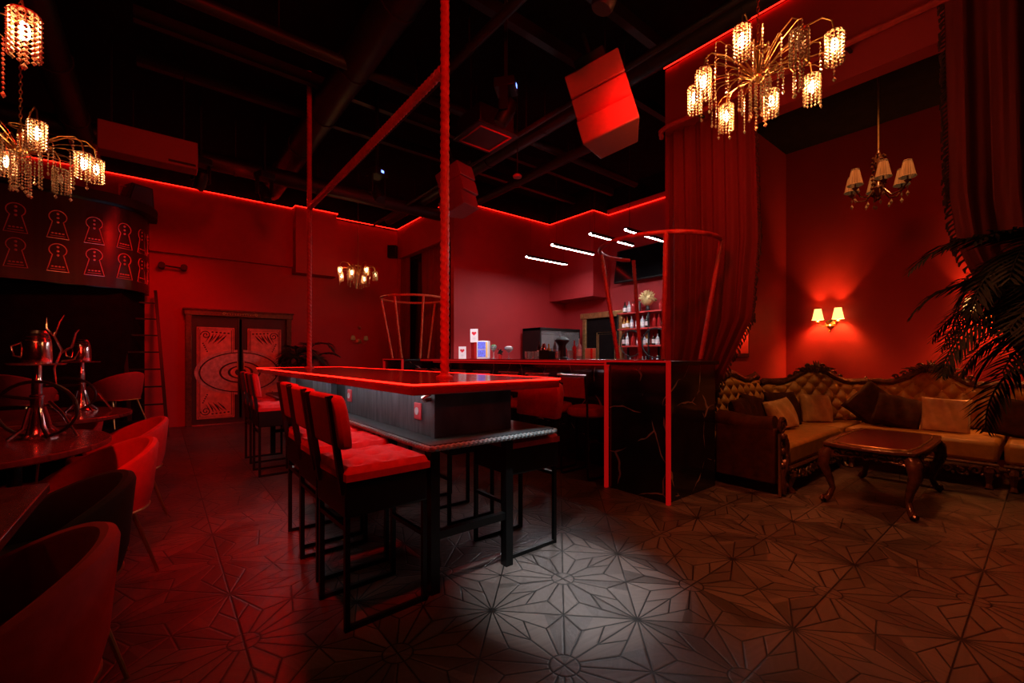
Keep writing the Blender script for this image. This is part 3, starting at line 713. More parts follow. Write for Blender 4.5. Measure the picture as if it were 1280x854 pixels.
goblet(3.82, onbar(617, 3.82)[0], 'stemmed glass with green garnish beside the little drinks display', 'green', .20, .045)
t = thing('small_plant', 'small dark leafy plant in a cup between two stemmed glasses', 'plant', (3.82, onbar(625, 3.82)[0], BZ))
q = MB()
for i in range(26):
    a = rb.uniform(0, 2 * PI); zz = rb.uniform(.05, .14); rr = rb.uniform(.01, .04)
    q.ball((rr * math.cos(a), rr * math.sin(a), zz), .014, (1, 1, .6), 6, 4)
q.build('foliage', 'leaf', t); MB().lathe([(.022, 0), (.03, .06)], 12).build('cup', 'bottle_red', t)
goblet(3.80, onbar(636, 3.8)[0], 'wide shallow glass topped with white foam, alone on the bar', 'white', .17, .06)
# glassware group in front of the case
gl = MB().lathe([(.03, 0), (.034, .1), (.031, .1), (.027, .008)], 14).mesh('tumbler', 'glass')
for i, px in enumerate((659, 663, 668, 672, 697, 701, 713)):
    o = bpy.data.objects.new('tumbler', gl); COL.objects.link(o); dx = 3.75 + .12 * (i % 2); o.location = (dx, onbar(px, dx)[0], BZ)
    tag(o, 'clear tumbler in the cluster of glassware on the bar counter', 'glass', 'tumblers on the bar counter')
for px, hh, m_, lb in ((674, .24, 'bottle_dark', 'dark slim bottle left of the silver shaker on the counter'), (686, .2, 'bottle_amber', 'amber bottle in the middle of the counter cluster'), (694, .26, 'bottle_clear', 'tall clear bottle behind the tumblers on the counter'),
                       (706, .2, 'bottle_red', 'red bottle right of the tall clear bottle on the counter'), (718, .23, 'bottle_red', 'red bottle nearest the grey menu box on the counter'), (724, .25, 'bottle_clear', 'clear bottle at the right end of the counter cluster')):
    bottle(3.98, onbar(px, 3.98)[0], BZ, hh, .03 + (px % 3) * .0005, m_, lb, None if False else 'bottles on the bar counter')
t = thing('cocktail_shaker', 'silver shaker standing among the tumblers on the bar', 'shaker', (3.88, onbar(680, 3.88)[0], BZ))
MB().lathe([(.03, 0), (.042, .13), (.04, .14), (.025, .18), (.02, .2), (.0, .205)], 16).build('shaker_body', 'chromered', t)
t = thing('bar_caddy', 'low black caddy holding napkins on the bar counter', 'caddy', (3.78, onbar(684, 3.78)[0], BZ), 0)
MB().box(-.06, -.09, 0, .06, .09, .012).box(-.06, -.09, 0, -.05, .09, .11).box(.05, -.09, 0, .06, .09, .09).box(-.06, -.09, 0, .06, -.08, .1).box(-.06, .08, 0, .06, .09, .1).build('tray_body', 'black', t, bevel=.003)
MB().box(-.045, -.075, .012, .045, .075, .10).build('napkins', 'bottle_dark', t)
t = thing('coffee_grinder', 'black coffee grinder with a round hood before the display case', 'grinder', (3.86, onbar(709, 3.95)[0], BZ), 0)
MB().lathe([(.07, 0), (.07, .02), (.05, .03), (.045, .16), (.06, .19), (.09, .22), (.09, .235), (.05, .27), (0, .275)], 20).build('grinder_body', 'black', t)
t = thing('menu_box', 'pale grey menu box with a pink stripe on the bar', 'box', (3.80, onbar(738, 3.8)[0], BZ), R(38))
MB().box(-.03, -.06, 0, .03, .06, .125).build('box_body', 'white_plastic', t, bevel=.003)
MB().box(-.032, -.025, .001, -.0305, -.002, .124).build('stripe', 'heart', t, smooth=False)

# ------------------------------------------------------------ wall things on the far wall
t = thing('wall_speaker', 'small black speaker box in the far corner under the light strip', 'speaker', (4.12, 9.42, 3.6), R(-40))
MB().box(-.1, -.09, -.14, .1, .05, .14).build('cabinet', 'black', t, bevel=.01); MB().box(-.085, -.095, -.12, .085, -.091, .12).build('grille', 'steel_black', t)
MB().bar((0, .03, 0), (0, .16, .0), .03).build('bracket', 'black', t)
t = thing('far_wall_sconce', 'small unlit double sconce on the far wall beneath the small chandelier', 'wall lamp', (3.37, 9.5, 1.55))
MB().lathe([(.06, 0), (.06, .015), (.02, .03)], 16).build('back_plate', 'frame_gold', t, rot=(PI / 2, 0, 0))
for s_ in (-1, 1):
    MB().sweep([(0, -.02, 0), (s_ * .08, -.06, -.06), (s_ * .14, -.06, -.02), (s_ * .14, -.06, .03)], .007, 6).build('arm', 'frame_gold', t)
    MB().lathe([(.05, .03), (.035, .12), (.033, .12), (.048, .03)], 16, (s_ * .14, -.06, 0)).build('lamp_shade', 'shade_off', t)
MB().ball((0, -.05, .3), .035).build('finial', 'frame_gold', t)

# ------------------------------------------------------------ ceiling equipment
def cbox(name, label, cat, build, loc, rz=0):
    t = thing(name, label, cat, loc, rz); build(t); return t
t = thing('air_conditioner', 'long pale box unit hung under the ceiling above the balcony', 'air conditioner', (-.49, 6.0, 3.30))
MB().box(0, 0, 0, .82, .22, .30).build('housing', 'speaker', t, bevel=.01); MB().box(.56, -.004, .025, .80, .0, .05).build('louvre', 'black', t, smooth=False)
for x in (.1, .7): MB().bar((x, .12, .30), (x, .12, ZC - 3.3), .015).build('hanger', 'steel_black', t)
def duct(pts, r, label, m='duct'):
    t = thing('ceiling_duct', label, 'duct', (0, 0, 0), 0, 'dark ducts and pipes under the ceiling')
    b = MB().sweep(pts, r, 16)
    b.build('pipe', m, t)
    P = [Vector(p) for p in pts]; L = (P[-1] - P[0]).length; n = max(2, int(L / 1.1)); j = MB()
    for i in range(1, n):
        c_ = P[0].lerp(P[-1], i / n); dd = (P[-1] - P[0]).normalized() * .02
        MB().sweep([c_ - dd, c_ + dd], r * 1.08, 16).build('joint_ring', m, t)
        MB().bar(c_ + Vector((0, 0, r * .9)), (c_.x, c_.y, ZC), .012).build('hanger', m, t)
duct([(1.62, -2, 4.32), (1.62, 9.2, 4.32)], .17, 'wide dark duct running above the rope crossbeam')
duct([(3.76, -2, 4.1), (3.76, 8.8, 4.1)], .10, 'round dark duct passing behind the large hung speaker')
duct([(3.45, -2, 3.95), (3.45, 8.8, 3.95)], .03, 'thin pipe beside the round dark duct')
duct([(2.3, -2, 4.15), (2.3, 9.0, 4.15)], .045, 'thin dark pipe parallel to the rope crossbeam')
duct([(-2.5, 4.6, 4.25), (6.5, 4.6, 4.25)], .06, 'dark cross pipe running to the bar side over the table')
duct([(-2.5, 7.4, 3.95), (4.2, 7.4, 3.95)], .12, 'dark cross duct in front of the far wall')
duct([(-.75, 2.0, 3.9), (-.75, 8.1, 3.9)], .13, 'curved looking dark duct at upper left')
duct([(4.6, 3.2, 4.1), (4.6, 6.8, 4.1)], .07, 'dark pipe above the linear lamps')
for i, y in enumerate((2.6, 3.3, 5.5, 6.3)):
    MB_ = MB().box(-.2, y - .04, 4.42, 7.0, y + .04, 4.55).build('ceiling_beam', 'duct'); tag(MB_, 'dark steel beam crossing the ceiling, number counted from the camera side'.replace(', number counted from the camera side', (' nearest the camera', ' second from the camera', ' third from the camera', ' nearest the far wall')[i]), 'beam', 'steel beams under the ceiling')
# cassette unit
t = thing('ceiling_vent_unit', 'square framed air unit in the ceiling left of the hung speaker', 'air conditioner', (2.95, 4.15, 3.75), R(0))
MB().box(-.28, -.28, 0, .28, .28, .03).box(-.24, -.24, .03, .24, .24, .25).build('panel', 'duct', t, bevel=.02)
MB().sweep([(-.21, -.21, -.004), (.21, -.21, -.004), (.21, .21, -.004), (-.21, .21, -.004)], .012, 6, closed=True).build('vent_frame', 'speaker', t)
for x in (-.2, .2): MB().bar((x, 0, .25), (x, 0, ZC - 3.75), .012).build('hanger', 'duct', t)
t = thing('smoke_detector', 'small round pale disc hanging below the ceiling pipes', 'detector', (3.6, 4.35, 3.55))
MB().lathe([(.02, -.03), (.055, -.02), (.06, 0), (.04, .02)], 20).build('disc', 'speaker', t); MB().sweep([(0, 0, .02), (0, 0, ZC - 3.55)], .006, 6).build('stem', 'duct', t)

def hung_speaker(loc, rz, label, s=1.0):
    t = thing('hung_speaker', label, 'speaker', loc, rz, 'speakers hung from the ceiling')
    tilt = R(28)
    for k in range(3):
        w0, w1, dth, hh = .235, .17, .40, .185
        zc = -k * .205
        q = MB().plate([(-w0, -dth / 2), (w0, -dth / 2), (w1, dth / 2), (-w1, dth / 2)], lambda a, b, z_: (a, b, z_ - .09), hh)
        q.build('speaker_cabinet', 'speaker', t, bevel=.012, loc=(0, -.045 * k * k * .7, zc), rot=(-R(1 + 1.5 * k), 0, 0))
    MB().box(-.13, -.16, .10, .13, .16, .19).bar((0, 0, .15), (.0, 0, .42), .04).build('mount_bracket', 'speaker_dark', t, bevel=.01)
    MB().bar((-.24, .1, .12), (.24, .1, .12), .03).build('flying_bar', 'speaker_dark', t)
    t.scale = (s, s, 1); t.rotation_euler = (Matrix.Rotation(R(-17), 3, Vector((.628, .778, .0))) @ Matrix.Rotation(rz, 3, 'Z')).to_euler(); return t
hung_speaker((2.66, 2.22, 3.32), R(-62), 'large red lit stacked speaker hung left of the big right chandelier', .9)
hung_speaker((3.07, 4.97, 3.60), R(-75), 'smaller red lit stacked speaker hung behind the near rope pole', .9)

def stage_light(loc, rz, tilt, label, led=True):
    t = thing('stage_light', label, 'stage light', loc, rz, 'moving head stage lights on the ceiling')
    MB().box(-.1, -.1, 0, .1, .1, .09).build('base', 'speaker_dark', t, bevel=.01)
    MB().box(-.11, -.04, -.22, -.09, .04, .0).box(.09, -.04, -.22, .11, .04, 0).build('yoke', 'speaker_dark', t, bevel=.004)
    MB().lathe([(.06, -.12), (.07, -.10), (.075, .05), (.05, .12)], 18).build('head', 'speaker_dark', t, loc=(0, 0, -.2), rot=(tilt, 0, 0))
    if led: MB().box(-.02, -.104, .03, .02, -.1, .06).build('indicator', 'blue_led', t, smooth=False)
    MB().bar((0, 0, .09), (0, 0, ZC - loc[2]), .03).build('clamp', 'speaker_dark', t)
    return t
stage_light((2.55, 3.25, 3.72), R(40), R(30), 'stage light with a blue indicator left of the large speaker')
stage_light((2.1, 1.68, 3.62), R(35), R(20), 'stage light above the large hung speaker near the top edge')
stage_light((2.15, 5.4, 3.5), R(20), R(-30), 'stage light with a blue dot left of the near pole')
stage_light((.42, 7.1, 3.75), R(20), R(35), 'dark stage light beside the far pole, left one', False)
stage_light((1.15, 7.0, 3.72), R(20), R(-25), 'dark stage light just left of the far pole top', False)

# ------------------------------------------------------------ chandeliers
def strand_mesh(n, r=.0085, step=.021):
    b = MB()
    for i in range(n): b.octa((0, 0, -i * step), r * (1 if i % 2 else .8), step * .46)
    b.octa((0, 0, -n * step - .008), r * 1.35, step * .8); return b.mesh('crystal_strand', 'crystal', smooth=False)
STR = [strand_mesh(n) for n in (7, 9, 11, 13)]
def shade_mesh():
    b = MB()
    for k in range(13):
        a = 2 * PI * k / 13
        for i in range(9): b.octa((.046 * math.cos(a), .046 * math.sin(a), -.01 - i * .0205), .0095, .0105)
    for k in range(7):
        a = 2 * PI * k / 7; b.octa((.025 * math.cos(a), .025 * math.sin(a), .004), .009, .008)
    b.sweep(arc((0, 0, 0), .046, 0, 360, 18)[:-1], .004, 5, closed=True); return b.mesh('lamp_shade', 'crystal', smooth=False)
SHD = shade_mesh()
BULB = MB().lathe([(.006, -.03), (.014, -.045), (.019, -.07), (.015, -.095), (.002, -.115)], 12).mesh('bulb', 'bulb')
BULBOFF = MB().lathe([(.006, -.03), (.014, -.045), (.019, -.07), (.015, -.095), (.002, -.115)], 12).mesh('bulb', 'bulb_off')
def link(name, me, parent, loc, rz=0):
    o = bpy.data.objects.new(name, me); COL.objects.link(o); o.parent = parent; o.location = loc; o.rotation_euler = (0, 0, rz); return o
def chandelier(loc, label, drop, a_off, lit, RR=.40, seed=1, power=5, sc=1.0):
    drop = drop / sc
    rr = random.Random(seed)
    t = thing('crystal_chandelier', label, 'chandelier', loc, 0, 'gold crystal chandeliers with beaded shades'); t.scale = (sc, sc, sc)
    MB().ball((0, 0, 0), .04).lathe([(.02, .03), (.012, .08), (.02, .12), (.008, .16)], 12).build('hub', 'brass', t)
    MB().lathe([(.10, drop - .02), (.10, drop - .01), (.03, drop)], 20).build('canopy', 'brass', t)
    ch = MB(); zz = .15; i = 0
    while zz < drop - .02:
        pts = [(.008 * math.cos(q) if i % 2 else 0, 0 if i % 2 else .008 * math.cos(q), zz + .013 + .018 * math.sin(q)) for q in [2 * PI * k / 8 for k in range(8)]]
        ch.sweep(pts, .003, 4, closed=True); zz += .028; i += 1
    ch.build('chain', 'brass', t)
    MB().sweep(arc((0, 0, .17), .055, 0, 360, 16)[:-1], .005, 5, closed=True).sweep([(-.055, 0, .17), (.055, 0, .17)], .004, 5).build('bow', 'brass', t)
    for k in range(8):
        a = R(a_off + 45 * k); c_, s_ = math.cos(a), math.sin(a); R0 = RR * (1.0 if k % 2 == 0 else .92); z1 = .07 if k % 2 == 0 else .0
        pts = [(c_ * q * R0, s_ * q * R0, h_) for q, h_ in ((.08, .01), (.3, .07 + z1 * .5), (.6, .13 + z1), (.85, .14 + z1), (.97, .10 + z1), (1.0, .03 + z1))]
        MB().sweep(pts, .0045, 6).build('arm', 'brass', t)
        s = link('lamp_shade', SHD, t, (c_ * R0, s_ * R0, .02 + z1), a)
        on = k in lit
        link('bulb', BULB if on else BULBOFF, s, (0, 0, 0))
        if on and power: 
            l = light('POINT', (c_ * R0, s_ * R0, -.05 + z1), (1, .38, .12), power, .03); l.parent = t; l.name = 'bulb_light'
    n = 0
    for k in range(38):
        a = R(a_off + 360 / 38 * k + 6); q = RR * rr.choice((.28, .45, .62, .75, .85, .95, 1.0)); c_, s_ = math.cos(a), math.sin(a); z1 = rr.uniform(.02, .12)
        MB().sweep([(c_ * .03, s_ * .03, 0), (c_ * q * .5, s_ * q * .5, z1 * .8), (c_ * q * .9, s_ * q * .9, z1), (c_ * q, s_ * q, z1 - .02)], .0028, 5).build('wire_arm', 'brass', t)
        link('crystal_strand', rr.choice(STR), t, (c_ * q, s_ * q, z1 - .03), a)
    for k in range(10):
        a = R(36 * k); q = .05; link('crystal_strand', rr.choice(STR[1:]), t, (q * math.cos(a), q * math.sin(a), -.03))
    return t
chandelier((2.57, 1.02, 2.75), 'large crystal chandelier at upper right in front of the tall drape', ZC - 2.75, 10, (0, 1, 2, 3, 4, 6, 7), seed=2, power=11, sc=.85)
chandelier((-.61, 3.64, 2.36), 'crystal chandelier at left above the round table with the water pipe', ZC - 2.36, 20, (0, 2, 4, 5, 6, 7), seed=4, power=1.8, sc=.80)
chandelier((-.63, 1.97, 2.20), 'crystal chandelier cut by the top left corner of the view', ZC - 2.20, 7, (0, 1, 3, 5), seed=6, power=1.8, sc=.76)
chandelier((2.9, 8.2, 2.78), 'small far crystal chandelier in front of the far red wall', 4.15 - 2.78, 5, (0, 1, 3, 4, 5, 6), seed=8, power=1.2, sc=.86)
MB().bar((2.9, 8.2, 4.15), (2.9, 8.2, ZC), .02).build('hanging_rod', 'duct', None)
o = bpy.data.objects['hanging_rod']; tag(o, 'dark rod between the far chandelier and the ceiling', 'rod')

def pleated(rt, rb_, h, m, n=18):
    b = MB(); N = n * 2
    def f(u, v):
        k = round(u * N); a = 2 * PI * k / N; r_ = (rt + (rb_ - rt) * v) * (1 if k % 2 else .84); return (r_ * math.cos(a), r_ * math.sin(a), h * (1 - v))
    b.grid(f, N, 3)
    b.sweep(arc((0, 0, 0), rb_, 0, 360, 20)[:-1], .004, 5, closed=True)
    b.sweep(arc((0, 0, h), rt, 0, 360, 20)[:-1], .003, 5, closed=True)
    return b
# candelabra chandelier in alcove
t = thing('shaded_chandelier', 'dim candelabra chandelier with pleated shades inside the alcove', 'chandelier', (5.38, 1.05, 2.83))
q = MB().lathe([(.0, -.12), (.02, -.10), (.012, -.07), (.04, -.03), (.055, 0), (.03, .04), (.02, .08), (.035, .12), (.02, .16), (.03, .22), (.04, .28), (.015, .34), (.01, .38)], 14)
for i in range(40):
    a = i * 2.4; q.octa((.05 * math.cos(a), .05 * math.sin(a), -.05 + i * .0095), .014, .02)
q.build('crystal_column', 'bronze', t)
MB().sweep([(0, 0, .36), (0, 0, 4.2 - 2.83)], .008, 6).build('chain', 'frame_gold', t)
SO = pleated(.032, .062, .15, 'shade_off').mesh('lamp_shade', 'shade_off')
for k in range(6):
    a = R(20 + 60 * k); c_, s_ = math.cos(a), math.sin(a)
    arm = MB().sweep([(c_ * .03, s_ * .03, 0), (c_ * .10, s_ * .10, -.09), (c_ * .17, s_ * .17, -.08), (c_ * .22, s_ * .22, -.02), (c_ * .22, s_ * .22, .04)], .007, 6).lathe([(.01, -.02), (.03, .0), (.012, .01)], 10, (c_ * .22, s_ * .22, 0))
    arm.build('arm', 'bronze', t)
    link('lamp_shade', SO, t, (c_ * .22, s_ * .22, .03))
    MB().octa((c_ * .22, s_ * .22, -.06), .01, .025).octa((c_ * .22, s_ * .22, -.12), .014, .03).octa((c_ * .10, s_ * .10, -.16), .012, .03).build('crystal_drop', 'crystal', t, smooth=False)

def sconce(y, z, label):
    t = thing('wall_sconce', label, 'wall lamp', (7.2, y, z), 0, 'lit double sconces on the alcove wall')
    b = MB().lathe([(.05, 0), (.06, .012), (.03, .03), (.012, .06)], 16)
    b.build('back_plate', 'brass', t, rot=(0, -PI / 2, 0))
    c = MB()
    for i in range(9):
        a = R(200 + i * 17.5); c.octa((-.05, .05 * math.cos(a), .02 + .06 * math.sin(a)), .014, .024)
    c.ball((-.05, 0, -.03), .028).octa((-.05, 0, -.1), .014, .03)
    c.build('crystal_drops', 'brass', t, smooth=False)
    for s_ in (-1, 1):
        MB().sweep([(-.03, 0, 0), (-.07, s_ * .05, -.03), (-.11, s_ * .10, -.02), (-.12, s_ * .115, .03), (-.12, s_ * .115, .06)], .007, 6).lathe([(.008, .02), (.026, .03), (.012, .045)], 10, (-.12, s_ * .115, 0)).build('arm', 'brass', t)
        sh = pleated(.04, .068, .145, 'shade_lit').build('lamp_shade', 'shade_lit', t, loc=(-.12, s_ * .115, .06))
        bb = MB().ball((0, 0, .06), .014).build('bulb', 'bulb', sh)
        l = light('POINT', (-.12, s_ * .115, .125), (1, .30, .06), 62.0, .02); l.parent = t; l.name = 'bulb_light'
sconce(1.92, 1.66, 'lit double sconce above the corner of the gold sofa')
sconce(.46, 1.66, 'lit double sconce half hidden behind the palm and right drape')

# ------------------------------------------------------------ sofas
def sofa(name, label, P0, P1, depth_dir, depth, crest, hb, left_arm=False, right_arm=False, seatpoly=None, group='carved gold velvet corner sofa pieces', inset=0, low=.90):
    """P0->P1 runs along the back (xy). depth_dir points to the front."""
    P0, P1 = Vector((*P0, 0)), Vector((*P1, 0)); L = (P1 - P0).length; u = (P1 - P0) / L; f = Vector((*depth_dir, 0)).normalized()
    t = thing(name, label, 'sofa', (0, 0, 0), 0, group)
    Wp = lambda a, b, z_: P0 + u * a + f * b + Vector((0, 0, z_))
    def topz(a):
        s_ = (a / L - .5) * 2
        return low + (hb - low) * math.exp(-(s_ / .52) ** 2) + .025 * (math.cos(s_ * 2 * PI) if abs(s_) < 1 else 0) - .02 * abs(s_)
    # tufted back
    b = MB(); nu, nv = int(L * 75), 46
    def fb(uu, v):
        a = uu * L; z_ = .44 + v * (topz(a) - .03 - .44)
        aa = a / .165; bb = (z_ - .44) / .19
        h_ = (abs(math.sin(PI * (aa + bb))) * abs(math.sin(PI * (aa - bb)))) ** .55
        e = min(1, min(v, 1 - v) / .08)
        return Wp(a, .12 + .055 * h_ * e - .10 * (v) + .03, z_)
    b.grid(fb, nu, nv)
    b.build('tufted_back', 'olive', t)
    bb_ = MB()
    for i in range(int(L / .165) + 1):
        for j in range(0, 7):
            a = .165 * (i + (.5 if j % 2 else 0)); z_ = .44 + .095 * j
            if a < L - .02 and a > .02 and z_ < topz(a) - .06:
                v = (z_ - .44) / (topz(a) - .47); bb_.ball(Wp(a, .155 - .10 * v, z_), .011, (1, 1, 1), 6, 4)
    bb_.build('buttons', 'olive', t)
    def fk(uu, v):
        a = uu * L; return Wp(a, .02 if v < 1 else .02, .12 + v * (topz(a) - .14))
    MB().grid(fk, nu, 2).build('back_shell', 'bronze', t, solid=.03)
    # crest rail
    pts = [Wp(L * i / 40, .055, topz(L * i / 40)) for i in range(41)]
    MB().sweep(pts, .036, 8, rf=lambda th, q: 1 + .12 * math.sin(q * 160)).build('crest_rail', 'bronze', t)
    if crest:
        c = MB(); zc = hb - .005; a0 = L / 2
        for s_ in (-1, 1):
            for (da, dz, r_, tn) in ((.055, .01, .05, 1.3), (.14, -.02, .05, 1.3), (.23, -.05, .04, 1.2), (.31, -.085, .03, 1.1), (.09, .05, .03, 1.1)):
                c.sweep(spiral(Wp(a0 + s_ * da, .07, zc + dz), r_, tn, u * s_, (0, 0, 1), 20), .011, 6)
            for k in range(7):
                c.sweep([Wp(a0 + s_ * .02 * k, .08, zc - .03), Wp(a0 + s_ * (.03 * k), .09, zc + .04 - .004 * k), Wp(a0 + s_ * (.04 * k + .02), .08, zc + .085 - .012 * k)], [.006, .014, .003], 5)
        for k in (-1, 0, 1): c.sweep([Wp(a0, .08, zc - .03), Wp(a0 + .012 * k, .10, zc + .05), Wp(a0 + .035 * k, .08, zc + .115)], [.01, .018, .004], 6)
        c.ball(Wp(a0, .10, zc), .028, (1, 1, 1.2)); c.build('crest_ornament', 'bronze', t)
    # seat
    if seatpoly is None:
        seatpoly = [Wp(0, .10, 0), Wp(L, .10, 0), Wp(L, depth, 0), Wp(0, depth, 0)]
    pl = [(p[0], p[1]) for p in seatpoly]
    MB().prism(pl, .24, .43).build('seat', 'olive', t, bevel=.035)
    # carved apron along the front
    A, Bq = Vector((*pl[-1], 0)), Vector((*pl[-2], 0)); LL = (Bq - A).length; uu_ = (Bq - A) / LL
    nf = Vector((f.x, f.y, 0)); ap = MB(); nn = int(LL / .09)
    ap.sweep([A + nf * .0 + uu_ * (LL * i / 30) + Vector((0, 0, .225)) for i in range(31)], .018, 6)
    for i in range(nn):
        a = (i + .5) * LL / nn; zz = .17 - .03 * math.sin(PI * a / LL * 2) ** 2
        ap.sweep(spiral(A + uu_ * a + Vector((0, 0, zz)) + nf * .01, .042, 1.2, uu_ * (1 if i % 2 else -1), (0, 0, 1 if i % 3 else -1), 16), .011, 5)
        ap.ball(A + uu_ * (a + .04) + nf * .012 + Vector((0, 0, zz - .03)), .016, (1, 1, 1), 6, 5)
        ap.ball(A + uu_ * (a - .02) + nf * .012 + Vector((0, 0, zz + .03)), .014, (1, 1, 1), 6, 5)
    ap.build('carved_apron', 'bronze', t)
    for p in (A + uu_ * .06, A + uu_ * (LL - .06)):
        q = p - nf * .05
        MB().sweep([q + Vector((0, 0, .24)), q + nf * .05 + Vector((0, 0, .15)), q + nf * .03 + Vector((0, 0, .05)), q + nf * .06 + Vector((0, 0, .0))], [.045, .04, .022, .03], 8).build('leg', 'bronze', t)
    for side, has in ((0, left_arm), (1, right_arm)):
        if not has: continue
        a = .0 if side == 0 else L; s_ = 1 if side == 0 else -1
        # padded roll arm
        MB().sweep([Wp(a + s_ * .09, .35 + .04 * i, .60 - .02 * math.sin(i * .35)) for i in range(int((depth - .35) / .04) + 1)], .075, 14).build('arm_pad', 'brown_c', t)
        MB().plate([(.3, .12), (depth - .03, .12), (depth - .03, .58), (.3, .58)], lambda p, z_, q: Wp(a + s_ * (.03 + q), p, z_), .09).build('arm_side', 'brown_c', t, bevel=.01)
        c = MB(); fr = depth + .01
        c.sweep(spiral(Wp(a + s_ * .09, fr, .59), .075, 1.6, u, (0, 0, 1), 26), .016, 7)
        c.sweep([Wp(a + s_ * (.09 + .05 * math.sin(i * .55)), fr + .015, .53 - .045 * i) for i in range(12)], [.02 + .012 * abs(math.sin(i * .8)) for i in range(12)], 7)
        for i in range(7):
            c.ball(Wp(a + s_ * (.06 + .06 * (i % 2)), fr + .02, .50 - .065 * i), .026, (1, 1, 1.2), 8, 6)
            c.sweep(spiral(Wp(a + s_ * (.13 - .09 * (i % 2)), fr + .01, .48 - .06 * i), .03, 1.1, u, (0, 0, 1), 12), .008, 5)
        c.build('carved_arm_front', 'bronze', t)
    return t
sofa('sofa', 'left piece of the carved gold velvet sofa with a dark scrolled arm by the bar', (4.32, 2.36), (5.78, 2.36), (0, -1), .92, False, 1.0, left_arm=False,
     seatpoly=[Vector((4.30, 2.25, 0)), Vector((5.82, 2.25, 0)), Vector((5.82, 1.45, 0)), Vector((4.30, 1.45, 0))], low=.97)
# arm of left piece
arm_t = [o for o in bpy.data.objects if o.name.startswith('sofa') and o.parent is None][0]
c = MB(); 
MB().sweep([(4.20, 2.02 - .05 * i, .60 + .015 * math.cos(i * .5)) for i in range(11)], .085, 14).build('arm_pad', 'brown_c', arm_t)
MB().box(4.12, 1.50, .10, 4.29, 2.02, .58).build('arm_side', 'brown_c', arm_t, bevel=.015)
c.sweep(spiral((4.20, 1.475, .60), .08, 1.6, (1, 0, 0), (0, 0, 1), 26), .017, 7)
c.sweep([(4.20 + .045 * math.sin(i * .55), 1.46, .53 - .045 * i) for i in range(12)], [.024 + .012 * abs(math.sin(i * .8)) for i in range(12)], 7)
for i in range(8):
    c.ball((4.16 + .07 * (i % 2), 1.455, .52 - .062 * i), .026, (1, 1, 1.2), 8, 6)
    c.sweep(spiral((4.24 - .08 * (i % 2), 1.46, .50 - .06 * i), .032, 1.1, (1, 0, 0), (0, 0, 1), 12), .009, 5)
c.build('carved_arm_front', 'bronze', arm_t)
MB().sweep([(4.115, 1.46, .01), (4.11, 1.46, .55)], .012, 6).build('arm_piping', 'brass', arm_t)
sofa('sofa', 'corner piece of the carved gold velvet sofa, its crest beneath the lit sconce', (5.86, 2.32), (6.92, 1.50), (-.61, -.79), .9, True, 1.05,
     seatpoly=[Vector((5.86, 2.22, 0)), Vector((6.85, 1.45, 0)), Vector((5.86, 1.45, 0)), Vector((5.84, 1.47, 0))])
sofa('sofa', 'right piece of the carved gold velvet sofa behind the coffee table and palm', (6.95, 1.44), (6.95, .30), (-1, 0), 1.08, True, 1.06)
sofa('sofa', 'far right piece of the carved sofa in the dark behind the palm', (6.95, .27), (6.95, -.9), (-1, 0), 1.08, False, .97, low=.92)
for (x, y, zz, m_) in ((5.80, 2.34, .96, 'bronze'), (6.90, 1.47, .90, 'bronze')):
    o = MB().lathe([(.03, -.5), (.03, -.06), (.02, -.04), (.035, 0), (.03, .03), (.01, .06), (0, .065)], 12).build('corner_finial', m_, arm_t, loc=(x, y, zz))

# cushions
def cushion(x, y, z, s, rot, m, label, th=.07):
    t = MB(); n = 14
    for sd in (1, -1):
        def f(u, v):
            a = (u - .5) * 2; b = (v - .5) * 2; k = (max(0, 1 - a ** 4) * max(0, 1 - b ** 4)) ** .45
            pinch = 1 - .06 * (1 - abs(a)) * abs(b) ** 2 - .0
            pw = 1 - .07 * (1 - a * a) * (abs(b) > .99) - 0
            return (a * s / 2 * (1 - .06 * (1 - b * b)) ** (1 if abs(a) > .95 else 0), sd * (th * k + .012 * math.sin(a * 9 + b * 3) * k), b * s / 2 * (1 - .06 * (1 - a * a)) ** (1 if abs(b) > .95 else 0))
        t.grid(f, n, n)
    bmesh.ops.remove_doubles(t.bm, verts=t.bm.verts, dist=.0008)
    o = t.build('cushion', m, loc=(x, y, z), rot=rot); tag(o, label, 'cushion', 'cushions on the gold sofa'); return o
Cz = .43
cushion(4.62, 1.98, Cz + .17, .38, (R(-20), 0, R(10)), 'brown_c', 'dark cushion at the left end of the sofa beside the arm')
cushion(4.98, 2.02, Cz + .18, .38, (R(-18), R(12), R(-8)), 'brown_c', 'second dark cushion from the left end of the sofa')
cushion(5.22, 1.84, Cz + .155, .34, (R(-22), R(-8), R(-22)), 'tan', 'tan cushion leaning on the left sofa piece, leftmost tan one')
cushion(5.62, 1.96, Cz + .18, .40, (R(-18), 0, R(-28)), 'brown_c', 'dark patterned cushion in the sofa corner left of the tan one')
cushion(6.13, 1.78, Cz + .155, .36, (R(-16), R(3), R(-38)), 'tan', 'middle tan cushion beneath the carved crest in the corner')
cushion(6.52, 1.32, Cz + .20, .46, (R(-24), R(42), R(-75)), 'brown_c', 'large dark brown cushion tilted on its corner behind the table')
cushion(6.40, 1.08, Cz + .16, .42, (R(-38), R(14), R(-80)), 'brown_c', 'dark brown cushion leaning against the large tilted one')
cushion(6.38, .70, Cz + .16, .38, (R(-14), R(2), R(-84)), 'tan', 'rightmost tan cushion behind the coffee table')
cushion(6.45, .22, Cz + .18, .40, (R(-20), R(10), R(-90)), 'brown_c', 'dark cushion partly behind the palm at right')

